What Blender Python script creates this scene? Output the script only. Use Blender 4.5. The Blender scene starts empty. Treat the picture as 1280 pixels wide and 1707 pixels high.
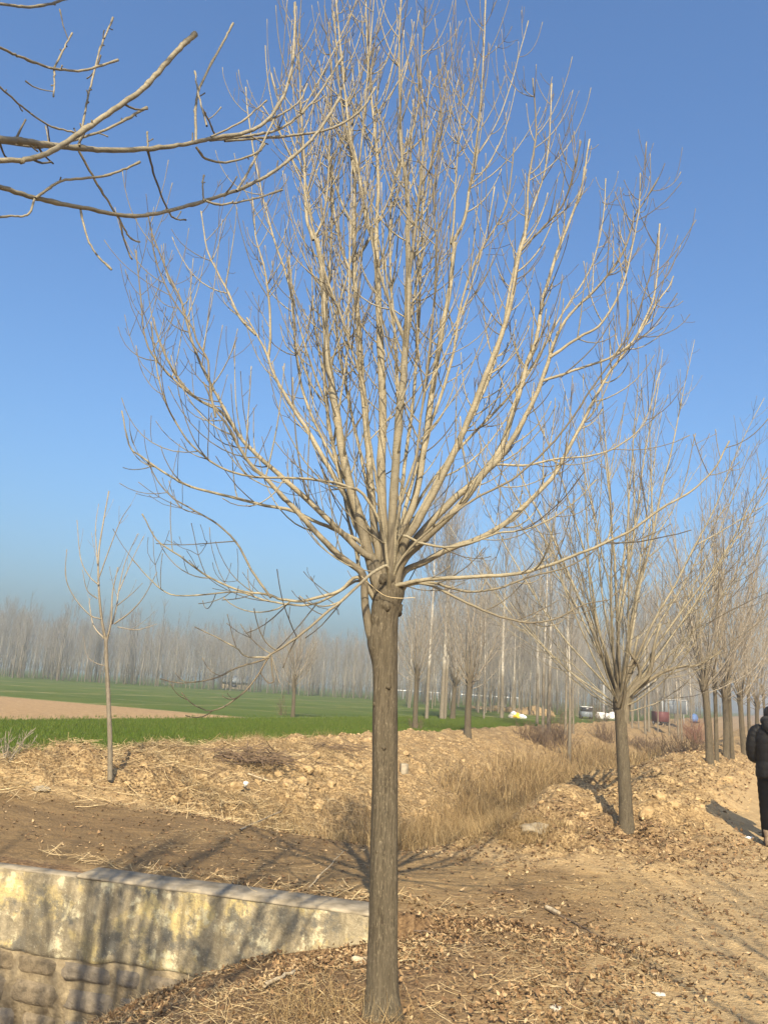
import bpy, math, numpy as np
from mathutils import Vector
sc = bpy.context.scene
COL = sc.collection
R = math.radians

# ------------------------------------------------------------------ camera, sky, sun, exposure
PITCH, ROLL, EYE, FPX = R(13.0), R(3.5), 1.6, 1282.0
cam_d = bpy.data.cameras.new('camera'); cam = bpy.data.objects.new('camera', cam_d); COL.objects.link(cam)
cam_d.sensor_fit = 'VERTICAL'; cam_d.sensor_height = 24.0; cam_d.lens = 24.0 * FPX / 1707.0
cam_d.clip_start = 0.05; cam_d.clip_end = 6000
from mathutils import Matrix
cam.matrix_world = Matrix.Translation((0, 0, EYE)) @ Matrix.Rotation(R(90) + PITCH, 4, 'X') @ Matrix.Rotation(ROLL, 4, 'Z')
sc.camera = cam

SUN_EL, SHADOW_AZ = R(36), R(2)          # shadows run away from the camera, a touch to the right
world = bpy.data.worlds.new('World'); sc.world = world; world.use_nodes = True
wn = world.node_tree.nodes; wl = world.node_tree.links
sky = wn.new('ShaderNodeTexSky'); sky.sky_type = 'NISHITA'; sky.sun_disc = False
sky.sun_elevation = SUN_EL; sky.sun_rotation = R(180) + SHADOW_AZ
sky.air_density = 1.5; sky.dust_density = 3.7; sky.ozone_density = 10.0; sky.altitude = 50
wl.new(sky.outputs[0], wn['Background'].inputs[0]); wn['Background'].inputs[1].default_value = 0.098
sun_d = bpy.data.lights.new('sun', 'SUN'); sun_d.energy = 5.0; sun_d.angle = R(0.53); sun_d.color = (1.0, 0.87, 0.64)
sun = bpy.data.objects.new('sun', sun_d); COL.objects.link(sun)
LD = Vector((math.sin(SHADOW_AZ) * math.cos(SUN_EL), math.cos(SHADOW_AZ) * math.cos(SUN_EL), -math.sin(SUN_EL)))
sun.rotation_euler = LD.to_track_quat('-Z', 'Y').to_euler(); sun.location = (-2, -20, 20)
vs = sc.view_settings; vs.view_transform = 'Standard'; vs.look = 'None'; vs.exposure = 1.08; vs.gamma = 1.0
vs.use_curve_mapping = False
sc.cycles.max_bounces = 6; sc.cycles.diffuse_bounces = 3; sc.cycles.volume_bounces = 1
sc.cycles.use_denoising = True

# ------------------------------------------------------------------ helpers
rng = np.random.default_rng(7)
DS = np.array([.458, .889]); DN = np.array([.889, -.458])      # along the tree row / across it (right positive)
def sv(x, y): return DS[0]*x + DS[1]*y, DN[0]*x + DN[1]*y
def xy(s, v): return DS[0]*s + DN[0]*v, DS[1]*s + DN[1]*v
def at(px, py, Y):
    a = (px - 640) / FPX; b = (853.5 - py) / FPX
    c, s = math.cos(ROLL), math.sin(ROLL)
    a2, b2 = c*a - s*b, s*a + c*b
    r = np.array([a2, math.cos(PITCH) - b2*math.sin(PITCH), math.sin(PITCH) + b2*math.cos(PITCH)])
    return np.array([0, 0, EYE]) + r * (Y / r[1])
def on_level(px, py, z):
    p1 = at(px, py, 1.0) - np.array([0, 0, EYE]); t = (z - EYE) / p1[2]
    return np.array([0, 0, EYE]) + p1 * t
def depth(p): return math.cos(PITCH)*p[1] + math.sin(PITCH)*(p[2]-EYE)

def hash2(ix, iy, seed):
    h = (ix.astype(np.int64)*374761393 + iy.astype(np.int64)*668265263 + seed*974634777) & 0x7fffffff
    h = ((h ^ (h >> 13)) * 1274126177) & 0x7fffffff
    return ((h ^ (h >> 16)) & 0xffff) / 65535.0
def vnoise(x, y, seed=0):
    ix, iy = np.floor(x), np.floor(y); fx, fy = x-ix, y-iy
    ix, iy = ix.astype(np.int64), iy.astype(np.int64)
    fx = fx*fx*(3-2*fx); fy = fy*fy*(3-2*fy)
    a, b = hash2(ix, iy, seed), hash2(ix+1, iy, seed); c, d = hash2(ix, iy+1, seed), hash2(ix+1, iy+1, seed)
    return (a*(1-fx)+b*fx)*(1-fy) + (c*(1-fx)+d*fx)*fy
def fbm(x, y, oct=4, seed=0):
    t = 0; amp = .5; tot = 0
    for i in range(oct):
        t = t + amp*vnoise(x*2**i + 17.3*i, y*2**i - 9.1*i, seed+i); tot += amp; amp *= .5
    return t/tot*2-1
def sm(a, b, x):
    t = np.clip((x-a)/(b-a), 0, 1); return t*t*(3-2*t)

def mesh(name, V, F, mat=None, parent=None, smooth=True, attrs=None, loc=None, kind=None):
    """V (n,3); F: array (m,3)/(m,4) or list of such arrays"""
    V = np.asarray(V, dtype=np.float32)
    Fs = F if isinstance(F, list) else [F]
    Fs = [np.asarray(f, dtype=np.int32) for f in Fs if len(f)]
    me = bpy.data.meshes.new(name)
    me.vertices.add(len(V)); me.vertices.foreach_set('co', V.ravel())
    loops = np.concatenate([f.ravel() for f in Fs]); tot = np.concatenate([np.full(len(f), f.shape[1], np.int32) for f in Fs])
    start = np.concatenate([[0], np.cumsum(tot)[:-1]]).astype(np.int32)
    me.loops.add(len(loops)); me.loops.foreach_set('vertex_index', loops)
    me.polygons.add(len(tot)); me.polygons.foreach_set('loop_start', start); me.polygons.foreach_set('loop_total', tot)
    if smooth: me.polygons.foreach_set('use_smooth', np.ones(len(tot), bool))
    me.update(calc_edges=True)
    for k, a in (attrs or {}).items():
        a = np.asarray(a, dtype=np.float32)
        if a.ndim == 1:
            at_ = me.attributes.new(k, 'FLOAT', 'POINT'); at_.data.foreach_set('value', a)
        else:
            at_ = me.attributes.new(k, 'FLOAT_COLOR', 'POINT'); at_.data.foreach_set('color', a.ravel())
    if mat: me.materials.append(mat)
    return obj(name, me, parent, loc, kind)
def obj(name, me, parent=None, loc=None, kind=None):
    o = bpy.data.objects.new(name, me); COL.objects.link(o)
    if parent: o.parent = parent
    if loc is not None: o.location = loc
    if kind: o['kind'] = kind
    return o
def thing(name, label, cat, loc=(0, 0, 0), rotz=0, group=None, scale=1.0):
    o = bpy.data.objects.new(name, None); COL.objects.link(o); o.empty_display_size = .2
    o.location = loc; o.rotation_euler = (0, 0, rotz); o.scale = (scale,)*3 if np.isscalar(scale) else scale
    return tag(o, label, cat, group)
def tag(o, label, cat, group=None):
    o['label'] = label; o['category'] = cat
    if group: o['group'] = group
    return o
def copy_tree(root, loc, rotz, scale, label, group):
    r = root.copy(); COL.objects.link(r); r.location = loc; r.rotation_euler = (0, 0, rotz)
    r.scale = (scale,)*3 if np.isscalar(scale) else scale
    r['label'] = label; r['group'] = group
    for ch in root.children:
        c = ch.copy(); COL.objects.link(c); c.parent = r
        for g in ch.children:
            d = g.copy(); COL.objects.link(d); d.parent = c
    return r

def unit(v): return v / (np.linalg.norm(v, axis=-1, keepdims=True) + 1e-9)
class Tubes:
    def __init__(self): self.V = []; self.F = []; self.r = []; self.k = []; self.n = 0
    def add(self, P, rad, sides=5, rnd=None):
        P = np.asarray(P, float); rad = np.asarray(rad, float); n = len(P)
        T = unit(np.gradient(P, axis=0)); ref = np.array([.31, .87, .38]) if abs(T[0] @ np.array([.31, .87, .38])) < .9 else np.array([1., 0, 0])
        A = unit(np.cross(T, ref)); B = np.cross(T, A)
        th = np.linspace(0, 2*math.pi, sides, endpoint=False)
        ring = P[:, None] + rad[:, None, None]*(np.cos(th)[None, :, None]*A[:, None] + np.sin(th)[None, :, None]*B[:, None])
        base = self.n
        self.V.append(ring.reshape(-1, 3)); 
        i = np.arange(n-1)[:, None]*sides; j = np.arange(sides)[None]; j2 = (j+1) % sides
        self.F.append((np.stack([i+j, i+j2, i+sides+j2, i+sides+j], -1).reshape(-1, 4) + base))
        tip = P[-1] + T[-1]*rad[-1]*.8
        self.V.append(tip[None]); ti = base + n*sides
        k = (n-1)*sides + base
        self.F.append(np.stack([k+j[0], k+j2[0], np.full(sides, ti), np.full(sides, ti)], -1)[:, :3])
        self.r.append(np.repeat(rad, sides)); self.r.append([rad[-1]])
        self.k.append(np.full(n*sides+1, rng.random() if rnd is None else rnd)); self.n += n*sides+1
    def build(self, name, mat, parent=None, loc=None, kind=None):
        if kind is None and name in ('twigs', 'spurs', 'cut_twigs', 'stems'): kind = 'stuff'
        q = [f for f in self.F if f.shape[1] == 4]; t = [f for f in self.F if f.shape[1] == 3]
        return mesh(name, np.concatenate(self.V), [np.concatenate(q), np.concatenate(t)], mat, parent, True,
                    {'rad': np.concatenate(self.r), 'rnd': np.concatenate(self.k)}, loc, kind)
def spline(P, n):
    P = np.asarray(P, float)
    Q = np.vstack([2*P[0]-P[1], P, 2*P[-1]-P[-2]])
    out = []
    m = len(P)-1
    for t in np.linspace(0, m, n):
        i = min(int(t), m-1); f = t-i
        a, b, c, d = Q[i:i+4]
        out.append(.5*((2*b)+(-a+c)*f+(2*a-5*b+4*c-d)*f*f+(-a+3*b-3*c+d)*f**3))
    return np.array(out)
def grow(p, d, L, n, trop, jit, g):
    pts = [np.array(p, float)]; d = unit(np.array(d, float))
    for i in range(n):
        d = unit(d + np.array([0, 0, trop/n]) + g.normal(0, jit, 3)); pts.append(pts[-1] + d*L/n)
    return np.array(pts)
def taper(r0, r1, n, bud=True, p=1.0):
    t = np.linspace(0, 1, n); r = r0 + (r1-r0)*t**p
    if bud and n > 3: r[-1] *= 1.35
    return r

def sticks(P0, P1, r0, r1):
    """many straight three-sided rods at once"""
    N = len(P0); T = unit(P1-P0); A = unit(np.cross(T, np.array([.31, .87, .38]))); B = np.cross(T, A); V = np.empty((N, 6, 3))
    for k in range(3):
        e = math.cos(k*2.0944)*A + math.sin(k*2.0944)*B; V[:, k] = P0 + e*r0[:, None]; V[:, 3+k] = P1 + e*r1[:, None]
    F = np.array([(0, 1, 4, 3), (1, 2, 5, 4), (2, 0, 3, 5)])[None] + (np.arange(N)*6)[:, None, None]
    return V.reshape(-1, 3), F.reshape(-1, 4), np.stack([r0, r0, r0, r1, r1, r1], 1).ravel()
# vectorised scatter of small templates
def rotmats(yaw, pitch, roll):
    cy, sy, cp, sp, cr, sr = np.cos(yaw), np.sin(yaw), np.cos(pitch), np.sin(pitch), np.cos(roll), np.sin(roll)
    M = np.empty((len(yaw), 3, 3))
    M[:, 0, 0] = cy*cp; M[:, 0, 1] = cy*sp*sr-sy*cr; M[:, 0, 2] = cy*sp*cr+sy*sr
    M[:, 1, 0] = sy*cp; M[:, 1, 1] = sy*sp*sr+cy*cr; M[:, 1, 2] = sy*sp*cr-cy*sr
    M[:, 2, 0] = -sp; M[:, 2, 1] = cp*sr; M[:, 2, 2] = cp*cr
    return M
def scatter(name, TV, TF, pos, yaw, pitch, roll, scale, mat, parent=None, kind='stuff', smooth=False, rnd=None):
    N = len(pos); scale = np.asarray(scale, float)
    if scale.ndim == 1: scale = np.repeat(scale[:, None], 3, 1)
    if isinstance(TV, list):
        pick = rng.integers(0, len(TV), N); T = np.stack(TV)[pick]
    else: T = np.repeat(TV[None], N, 0)
    P = T * scale[:, None, :]
    P = np.einsum('nij,nkj->nki', rotmats(yaw, pitch, roll), P) + pos[:, None]
    nv = T.shape[1]
    F = TF[None] + (np.arange(N)*nv)[:, None, None]
    rr = rng.random(N) if rnd is None else rnd
    return mesh(name, P.reshape(-1, 3), F.reshape(-1, TF.shape[1]), mat, parent, smooth, {'rnd': np.repeat(rr, nv)}, None, kind)

# ------------------------------------------------------------------ materials
class NT:
    def __init__(self, name, rough=.9, spec=.2):
        self.m = bpy.data.materials.new(name); self.m.use_nodes = True
        self.t = self.m.node_tree; self.b = self.t.nodes['Principled BSDF']
        self.b.inputs['Roughness'].default_value = rough; self.b.inputs['Specular IOR Level'].default_value = spec
    def node(self, typ, **kw):
        n = self.t.nodes.new(typ)
        for k, v in kw.items(): setattr(n, k, v)
        return n
    def link(self, a, b): self.t.links.new(a, b)
    def put(self, v, sock):
        if hasattr(v, 'is_output'): self.link(v, sock)
        elif isinstance(v, (tuple, list)): sock.default_value = (*v, 1.0) if len(v) == 3 and len(sock.default_value) == 4 else v
        else: sock.default_value = v
    def pos(self):
        if not hasattr(self, '_p'): self._p = self.node('ShaderNodeNewGeometry').outputs['Position']
        return self._p
    def objpos(self):
        if not hasattr(self, '_o'): self._o = self.node('ShaderNodeTexCoord').outputs['Object']
        return self._o
    def scalev(self, v, s):
        n = self.node('ShaderNodeMapping'); self.link(v, n.inputs[0]); n.inputs['Scale'].default_value = s; return n.outputs[0]
    def noise(self, scale, detail=4, rough=.55, vec=None, out=0):
        n = self.node('ShaderNodeTexNoise'); n.inputs['Scale'].default_value = scale; n.inputs['Detail'].default_value = detail
        n.inputs['Roughness'].default_value = rough; self.link(vec if vec is not None else self.pos(), n.inputs['Vector']); return n.outputs[out]
    def voro(self, scale, vec=None, feature='F1', out='Distance'):
        n = self.node('ShaderNodeTexVoronoi', feature=feature); n.inputs['Scale'].default_value = scale
        self.link(vec if vec is not None else self.pos(), n.inputs['Vector']); return n.outputs[out]
    def ramp(self, fac, stops, interp='LINEAR'):
        n = self.node('ShaderNodeValToRGB'); n.color_ramp.interpolation = interp; e = n.color_ramp.elements
        while len(e) < len(stops): e.new(.5)
        for el, (p, c) in zip(e, stops):
            el.position = p; el.color = (*c, 1) if isinstance(c, (tuple, list)) else (c, c, c, 1)
        self.link(fac, n.inputs[0]); return n.outputs[0]
    def mix(self, f, a, b, blend='MIX'):
        n = self.node('ShaderNodeMix', data_type='RGBA', blend_type=blend)
        self.put(f, n.inputs[0]); self.put(a, n.inputs[6]); self.put(b, n.inputs[7]); return n.outputs[2]
    def math(self, op, a, b=0.0, clamp=False):
        n = self.node('ShaderNodeMath', operation=op, use_clamp=clamp); self.put(a, n.inputs[0]); self.put(b, n.inputs[1]); return n.outputs[0]
    def step(self, x, a, b):
        n = self.node('ShaderNodeMapRange', interpolation_type='SMOOTHSTEP'); self.put(x, n.inputs[0])
        n.inputs[1].default_value = a; n.inputs[2].default_value = b; return n.outputs[0]
    def attr(self, name, out='Fac'): return self.node('ShaderNodeAttribute', attribute_name=name).outputs[out]
    def sep(self, c):
        n = self.node('ShaderNodeSeparateColor'); self.link(c, n.inputs[0]); return n.outputs
    def dot(self, v, vec):
        n = self.node('ShaderNodeVectorMath', operation='DOT_PRODUCT'); self.link(v, n.inputs[0]); n.inputs[1].default_value = vec; return n.outputs['Value']
    def color(self, c): self.put(c, self.b.inputs['Base Color']); return self
    def bump(self, h, strength=.5, dist=.02):
        n = self.node('ShaderNodeBump'); n.inputs['Strength'].default_value = strength; n.inputs['Distance'].default_value = dist
        self.link(h, n.inputs['Height'])
        if self.b.inputs['Normal'].is_linked: self.link(self.b.inputs['Normal'].links[0].from_socket, n.inputs['Normal'])
        self.link(n.outputs[0], self.b.inputs['Normal']); return self

def m_ground():
    g = NT('soil', .95, .15); P = g.pos()
    mk = g.sep(g.attr('mask', 'Color')); path, litter, bank = mk[0], mk[1], mk[2]
    mk2 = g.sep(g.attr('mask2', 'Color')); field, road, plot = mk2[0], mk2[1], mk2[2]
    n1, n2, n3, n4 = g.noise(.9, 5), g.noise(5, 6), g.noise(28, 5, .6), g.noise(120, 3, .6)
    soil = g.mix(g.ramp(n2, [(.3, 0), (.7, 1)]), (.26, .17, .08), (.38, .265, .13))
    soil = g.mix(g.ramp(n3, [(.42, 0), (.75, .8)]), soil, (.42, .31, .17))
    raw = g.mix(g.ramp(n2, [(.3, 0), (.65, 1)]), (.20, .13, .06), (.40, .285, .142))
    raw = g.mix(g.ramp(n3, [(.40, .9), (.58, 0)]), raw, (.105, .064, .03))  # dark brown variation, with crevice shade painted into the bank colour
    col = g.mix(bank, soil, raw)
    pk = g.mix(g.ramp(n1, [(.35, 0), (.7, 1)]), (.20, .128, .057), (.38, .258, .115))
    streak = g.noise(7, 5, .6, g.scalev(P, (.35, 1.6, 1)))
    pk = g.mix(g.ramp(streak, [(.35, .55), (.6, 0)]), pk, (.115, .075, .038))
    pk = g.mix(g.ramp(n4, [(.55, 0), (.75, .5)]), pk, (.38, .29, .18))
    pk = g.mix(g.math('MULTIPLY', g.step(g.math('ADD', g.dot(P, (DN[0], DN[1], 0)), g.math('MULTIPLY', n1, 2.0)), -1.4, -3.0), .75), pk, g.mix(streak, (.075, .046, .023), (.19, .125, .06)))      # darker brown earth towards the culvert
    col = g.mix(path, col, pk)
    rd = g.mix(g.ramp(n2, [(.3, 0), (.7, 1)]), (.25, .17, .082), (.40, .285, .145))
    rd = g.mix(g.ramp(g.voro(75), [(.1, .45), (.35, 0)]), rd, (.42, .36, .28))
    col = g.mix(road, col, rd)
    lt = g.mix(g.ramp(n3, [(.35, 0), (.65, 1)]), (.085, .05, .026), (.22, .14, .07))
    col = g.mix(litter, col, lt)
    # field: winter wheat with pale ridges along and across the plots
    s = g.dot(P, (DS[0], DS[1], 0)); v = g.dot(P, (DN[0], DN[1], 0))
    wh = g.mix(g.ramp(g.noise(.12, 4), [(.35, 0), (.68, 1)]), (.052, .086, .007), (.086, .120, .014))
    wh = g.mix(g.ramp(g.noise(14, 4, .7), [(.3, .7), (.6, 0)]), wh, (.022, .05, .009))
    wh = g.mix(g.ramp(g.noise(.5, 5, .7), [(.5, 0), (.72, .55)]), wh, (.13, .125, .03))
    rows = g.noise(3.0, 3, .6, g.scalev(P, (.25, 2.2, 1)))
    wh = g.mix(g.ramp(rows, [(.5, 0), (.75, .4)]), wh, (.12, .10, .04))
    wob = g.math('MULTIPLY', g.math('SUBTRACT', g.noise(.35, 3), .5), 1.0)
    vv = g.math('ADD', v, wob); ss = g.math('ADD', s, wob)
    ridge = None
    for c, w in ((-16.1, .30), (-14.5, .28), (-24, .35), (-34.5, .8), (-46, .6), (-58, .8)):
        q = g.step(g.math('ABSOLUTE', g.math('SUBTRACT', vv, c)), w, w*.35)
        ridge = q if ridge is None else g.math('MAXIMUM', ridge, q)
    for c, w in ((22.5, .2), (28.5, .25), (37.5, .3), (46, .6), (57, .5)):
        q = g.step(g.math('ABSOLUTE', g.math('SUBTRACT', ss, c)), w, w*.35)
        ridge = g.math('MAXIMUM', ridge, q)
    ridge = g.math('MULTIPLY', ridge, g.ramp(g.noise(1.3, 4), [(.35, .2), (.6, .85)]))
    wh = g.mix(ridge, wh, (.20, .18, .075))
    pl = g.mix(g.ramp(g.noise(9, 6, .7), [(.35, 0), (.65, 1)]), (.21, .13, .062), (.37, .25, .13))
    wh = g.mix(plot, wh, pl)
    col = g.mix(field, col, wh)
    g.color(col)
    g.bump(n4, .6, .008).bump(n3, .8, .03).bump(n2, .5, .06)
    return g.m
def m_bark_trunk():
    g = NT('fissured_bark', .9, .2); o = g.objpos()
    st = g.scalev(o, (1, 1, .10)); f1 = g.noise(95, 6, .7, st); f2 = g.noise(210, 4, .6, g.scalev(o, (1, 1, .2)))
    c = g.mix(g.ramp(f1, [(.36, 0), (.60, 1)]), (.034, .026, .016), (.098, .080, .053))
    c = g.mix(g.ramp(f2, [(.57, 0), (.66, .95)]), c, (.19, .158, .104))
    c = g.mix(g.ramp(g.noise(6, 4), [(.35, .5), (.6, 0)]), c, (.075, .06, .038))
    g.color(c).bump(f1, .8, .007).bump(f2, .5, .004); return g.m
def m_bark(name, thick, mid, twig, dark, red=.25):
    g = NT(name, .75, .3); rad = g.attr('rad'); rnd = g.attr('rnd')
    P = g.pos()
    c = g.mix(g.step(rad, .0019, .0036), twig, mid); c = g.mix(g.step(rad, .012, .035), c, thick)
    c = g.mix(g.math('MULTIPLY', g.ramp(rnd, [(1-red-.02, 0), (1-red+.02, .75)]), g.step(rad, .010, .004)), c, dark)
    c = g.mix(g.ramp(g.noise(9, 5, .6), [(.42, .55), (.58, 0)]), c, tuple(x*.55 for x in mid))
    band = g.noise(140, 3, .6, g.scalev(P, (.25, .25, 1)))
    c = g.mix(g.ramp(band, [(.36, .5), (.5, 0)]), c, tuple(x*.45 for x in thick))
    o = g.objpos(); n = g.node('ShaderNodeSeparateXYZ'); g.link(o, n.inputs[0])
    old = g.math('MULTIPLY', g.step(g.math('ADD', n.outputs[2], g.math('MULTIPLY', g.noise(7, 3), .5)), 3.15, 2.45), g.step(rad, .010, .021))      # rough old bark on the thick limb bases
    f1 = g.noise(95, 5, .7, g.scalev(o, (1, 1, .12)))
    c = g.mix(g.math('MULTIPLY', old, .85), c, g.ramp(f1, [(.36, (.055, .043, .027)), (.62, (.16, .13, .085))]))
    g.color(c).bump(g.noise(160, 3), .25, .003); return g.m
def m_simple(name, c1, c2, scale=20, rough=.85, bump=.0, spec=.2, rnd=None):
    g = NT(name, rough, spec)
    c = g.mix(g.ramp(g.noise(scale, 4), [(.35, 0), (.65, 1)]), c1, c2)
    if rnd: c = g.mix(g.ramp(g.attr('rnd'), [(0, 0), (1, 1)]), c, rnd)
    g.color(c)
    if bump: g.bump(g.noise(scale*2.5, 4), bump, .02)
    return g.m
def m_rnd(name, stops, rough=.9, var=(30, .35), transl=0):
    g = NT(name, rough, .15); c = g.ramp(g.attr('rnd'), stops)
    c = g.mix(g.ramp(g.noise(var[0], 3), [(.35, var[1]), (.6, 0)]), c, (.06, .04, .02))
    g.color(c)
    if transl: 
        g.b.inputs['Transmission Weight'].default_value = 0
        t = g.node('ShaderNodeBsdfTranslucent'); g.link(c, t.inputs[0]); mx = g.node('ShaderNodeMixShader'); mx.inputs[0].default_value = transl
        g.link(g.b.outputs[0], mx.inputs[1]); g.link(t.outputs[0], mx.inputs[2]); g.link(mx.outputs[0], g.t.nodes['Material Output'].inputs[0])
    return g.m
def m_plaster():
    g = NT('weathered_plaster', .92, .15); P = g.pos()
    a = g.noise(3.2, 6, .62); b = g.noise(11, 6, .65); c3 = g.noise(60, 4, .6)
    c = g.mix(g.ramp(b, [(.35, 0), (.65, 1)]), (.175, .145, .095), (.32, .265, .17))
    c = g.mix(g.ramp(a, [(.50, 0), (.60, .9)]), c, (.50, .39, .17))
    c = g.mix(g.ramp(g.noise(6.5, 7, .7), [(.55, 0), (.60, .7)]), c, (.52, .47, .31))
    c = g.mix(g.ramp(g.noise(4.3, 6, .7), [(.40, .85), (.49, 0)]), c, (.105, .10, .085))
    drip = g.noise(9, 5, .6, g.scalev(P, (1, 1, .12)))
    c = g.mix(g.ramp(drip, [(.38, .75), (.52, 0)]), c, (.14, .115, .075))
    c = g.mix(g.ramp(c3, [(.6, 0), (.75, .4)]), c, (.62, .55, .40))
    g.color(c).bump(b, .6, .03).bump(c3, .5, .008); return g.m
def m_stone():
    g = NT('rough_stone', .9, .2); b = g.noise(14, 6, .65)
    c = g.mix(g.ramp(b, [(.35, 0), (.65, 1)]), (.095, .073, .045), (.24, .185, .115))
    c = g.mix(g.ramp(g.attr('rnd'), [(0, 0), (1, .6)]), c, (.17, .15, .125))
    g.color(c).bump(b, .7, .03).bump(g.noise(70, 4), .4, .01); return g.m

M = {}
M['ground'] = m_ground(); M['trunk'] = m_bark_trunk()
M['limb'] = m_bark('smooth_tan_bark', (.225, .188, .122), (.275, .235, .155), (.14, .112, .080), (.065, .048, .034), .5)
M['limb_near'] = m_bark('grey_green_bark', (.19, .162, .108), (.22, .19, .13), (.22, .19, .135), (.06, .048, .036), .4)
M['limb_far'] = m_bark('dull_bark', (.23, .195, .14), (.26, .22, .165), (.24, .205, .155), (.13, .10, .075), .35)
M['poplar'] = m_bark('pale_poplar_bark', (.40, .36, .29), (.25, .225, .19), (.205, .185, .16), (.165, .145, .12), .3)
M['shrub'] = m_bark('brown_shrub_bark', (.15, .10, .06), (.15, .10, .06), (.17, .115, .07), (.09, .06, .04), .4)
M['redshrub'] = m_bark('red_shrub_bark', (.2, .09, .05), (.22, .09, .05), (.24, .10, .055), (.12, .06, .04), .3)
M['leaf'] = m_rnd('dead_leaf', [(0, (.095, .055, .029)), (.4, (.18, .108, .054)), (.75, (.28, .18, .09)), (1, (.44, .32, .18))], .8)
M['straw'] = m_rnd('dry_straw', [(0, (.22, .15, .075)), (.5, (.40, .29, .15)), (1, (.56, .44, .25))], .8)
M['grass'] = m_rnd('dry_grass', [(0, (.15, .092, .042)), (.5, (.30, .205, .095)), (1, (.48, .355, .18))], .85, (6, .3), .25)
M['wheat'] = m_rnd('green_wheat', [(0, (.054, .092, .007)), (.6, (.08, .128, .012)), (1, (.13, .16, .028))], .7, (3, .2), .3)
M['clod'] = m_simple('earth_clod', (.21, .138, .066), (.38, .27, .138), 9, .95, .7)
M['plaster'] = m_plaster(); M['stone'] = m_stone()
M['concrete'] = m_simple('grey_concrete', (.17, .14, .095), (.31, .26, .185), 7, .9, .4)
M['mortar'] = m_simple('old_mortar', (.17, .13, .08), (.33, .265, .165), 9, .95, .7)
M['black'] = m_simple('black_nylon', (.002, .002, .0024), (.005, .005, .0056), 22, .6, .35, .2)
M['trousers'] = m_simple('black_cotton', (.002, .002, .0024), (.004, .004, .0046), 60, .95, .2, .05)
M['boot'] = m_simple('brown_boot', (.10, .07, .045), (.16, .115, .075), 30, .7, .2)
M['sole'] = m_simple('boot_sole', (.03, .025, .02), (.05, .04, .035), 40, .8)
M['skin'] = m_simple('skin', (.42, .26, .18), (.48, .30, .21), 20, .6)
M['hair'] = m_simple('black_hair', (.006, .005, .005), (.012, .010, .009), 80, .5)
M['white'] = m_simple('white_plastic', (.62, .62, .60), (.75, .74, .72), 12, .5)
M['red'] = m_simple('red_cloth', (.40, .03, .03), (.5, .05, .04), 12, .7)
M['yellow'] = m_simple('yellow_cloth', (.65, .42, .03), (.7, .5, .06), 12, .7)
M['maroon'] = m_simple('maroon_paint', (.085, .03, .03), (.11, .04, .04), 4, .6)
M['greypanel'] = m_simple('grey_panel', (.13, .15, .165), (.17, .19, .205), 3, .5)
M['blue'] = m_simple('blue_tarp', (.06, .12, .26), (.08, .15, .32), 3, .6)
M['darkglass'] = m_simple('dark_glass', (.02, .022, .025), (.03, .032, .036), 3, .15, 0, .5)
M['rubber'] = m_simple('tyre_rubber', (.02, .02, .02), (.03, .03, .03), 8, .8)
M['metal'] = m_simple('galvanised_metal', (.30, .30, .29), (.38, .38, .37), 8, .5)
M['stick'] = m_simple('weathered_wood', (.30, .23, .14), (.46, .38, .26), 30, .85, .3)
M['darkstick'] = m_simple('dark_wood', (.10, .07, .045), (.17, .12, .08), 30, .85, .3)
M['paper'] = m_simple('pale_scrap', (.36, .31, .24), (.50, .45, .37), 15, .8)

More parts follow.
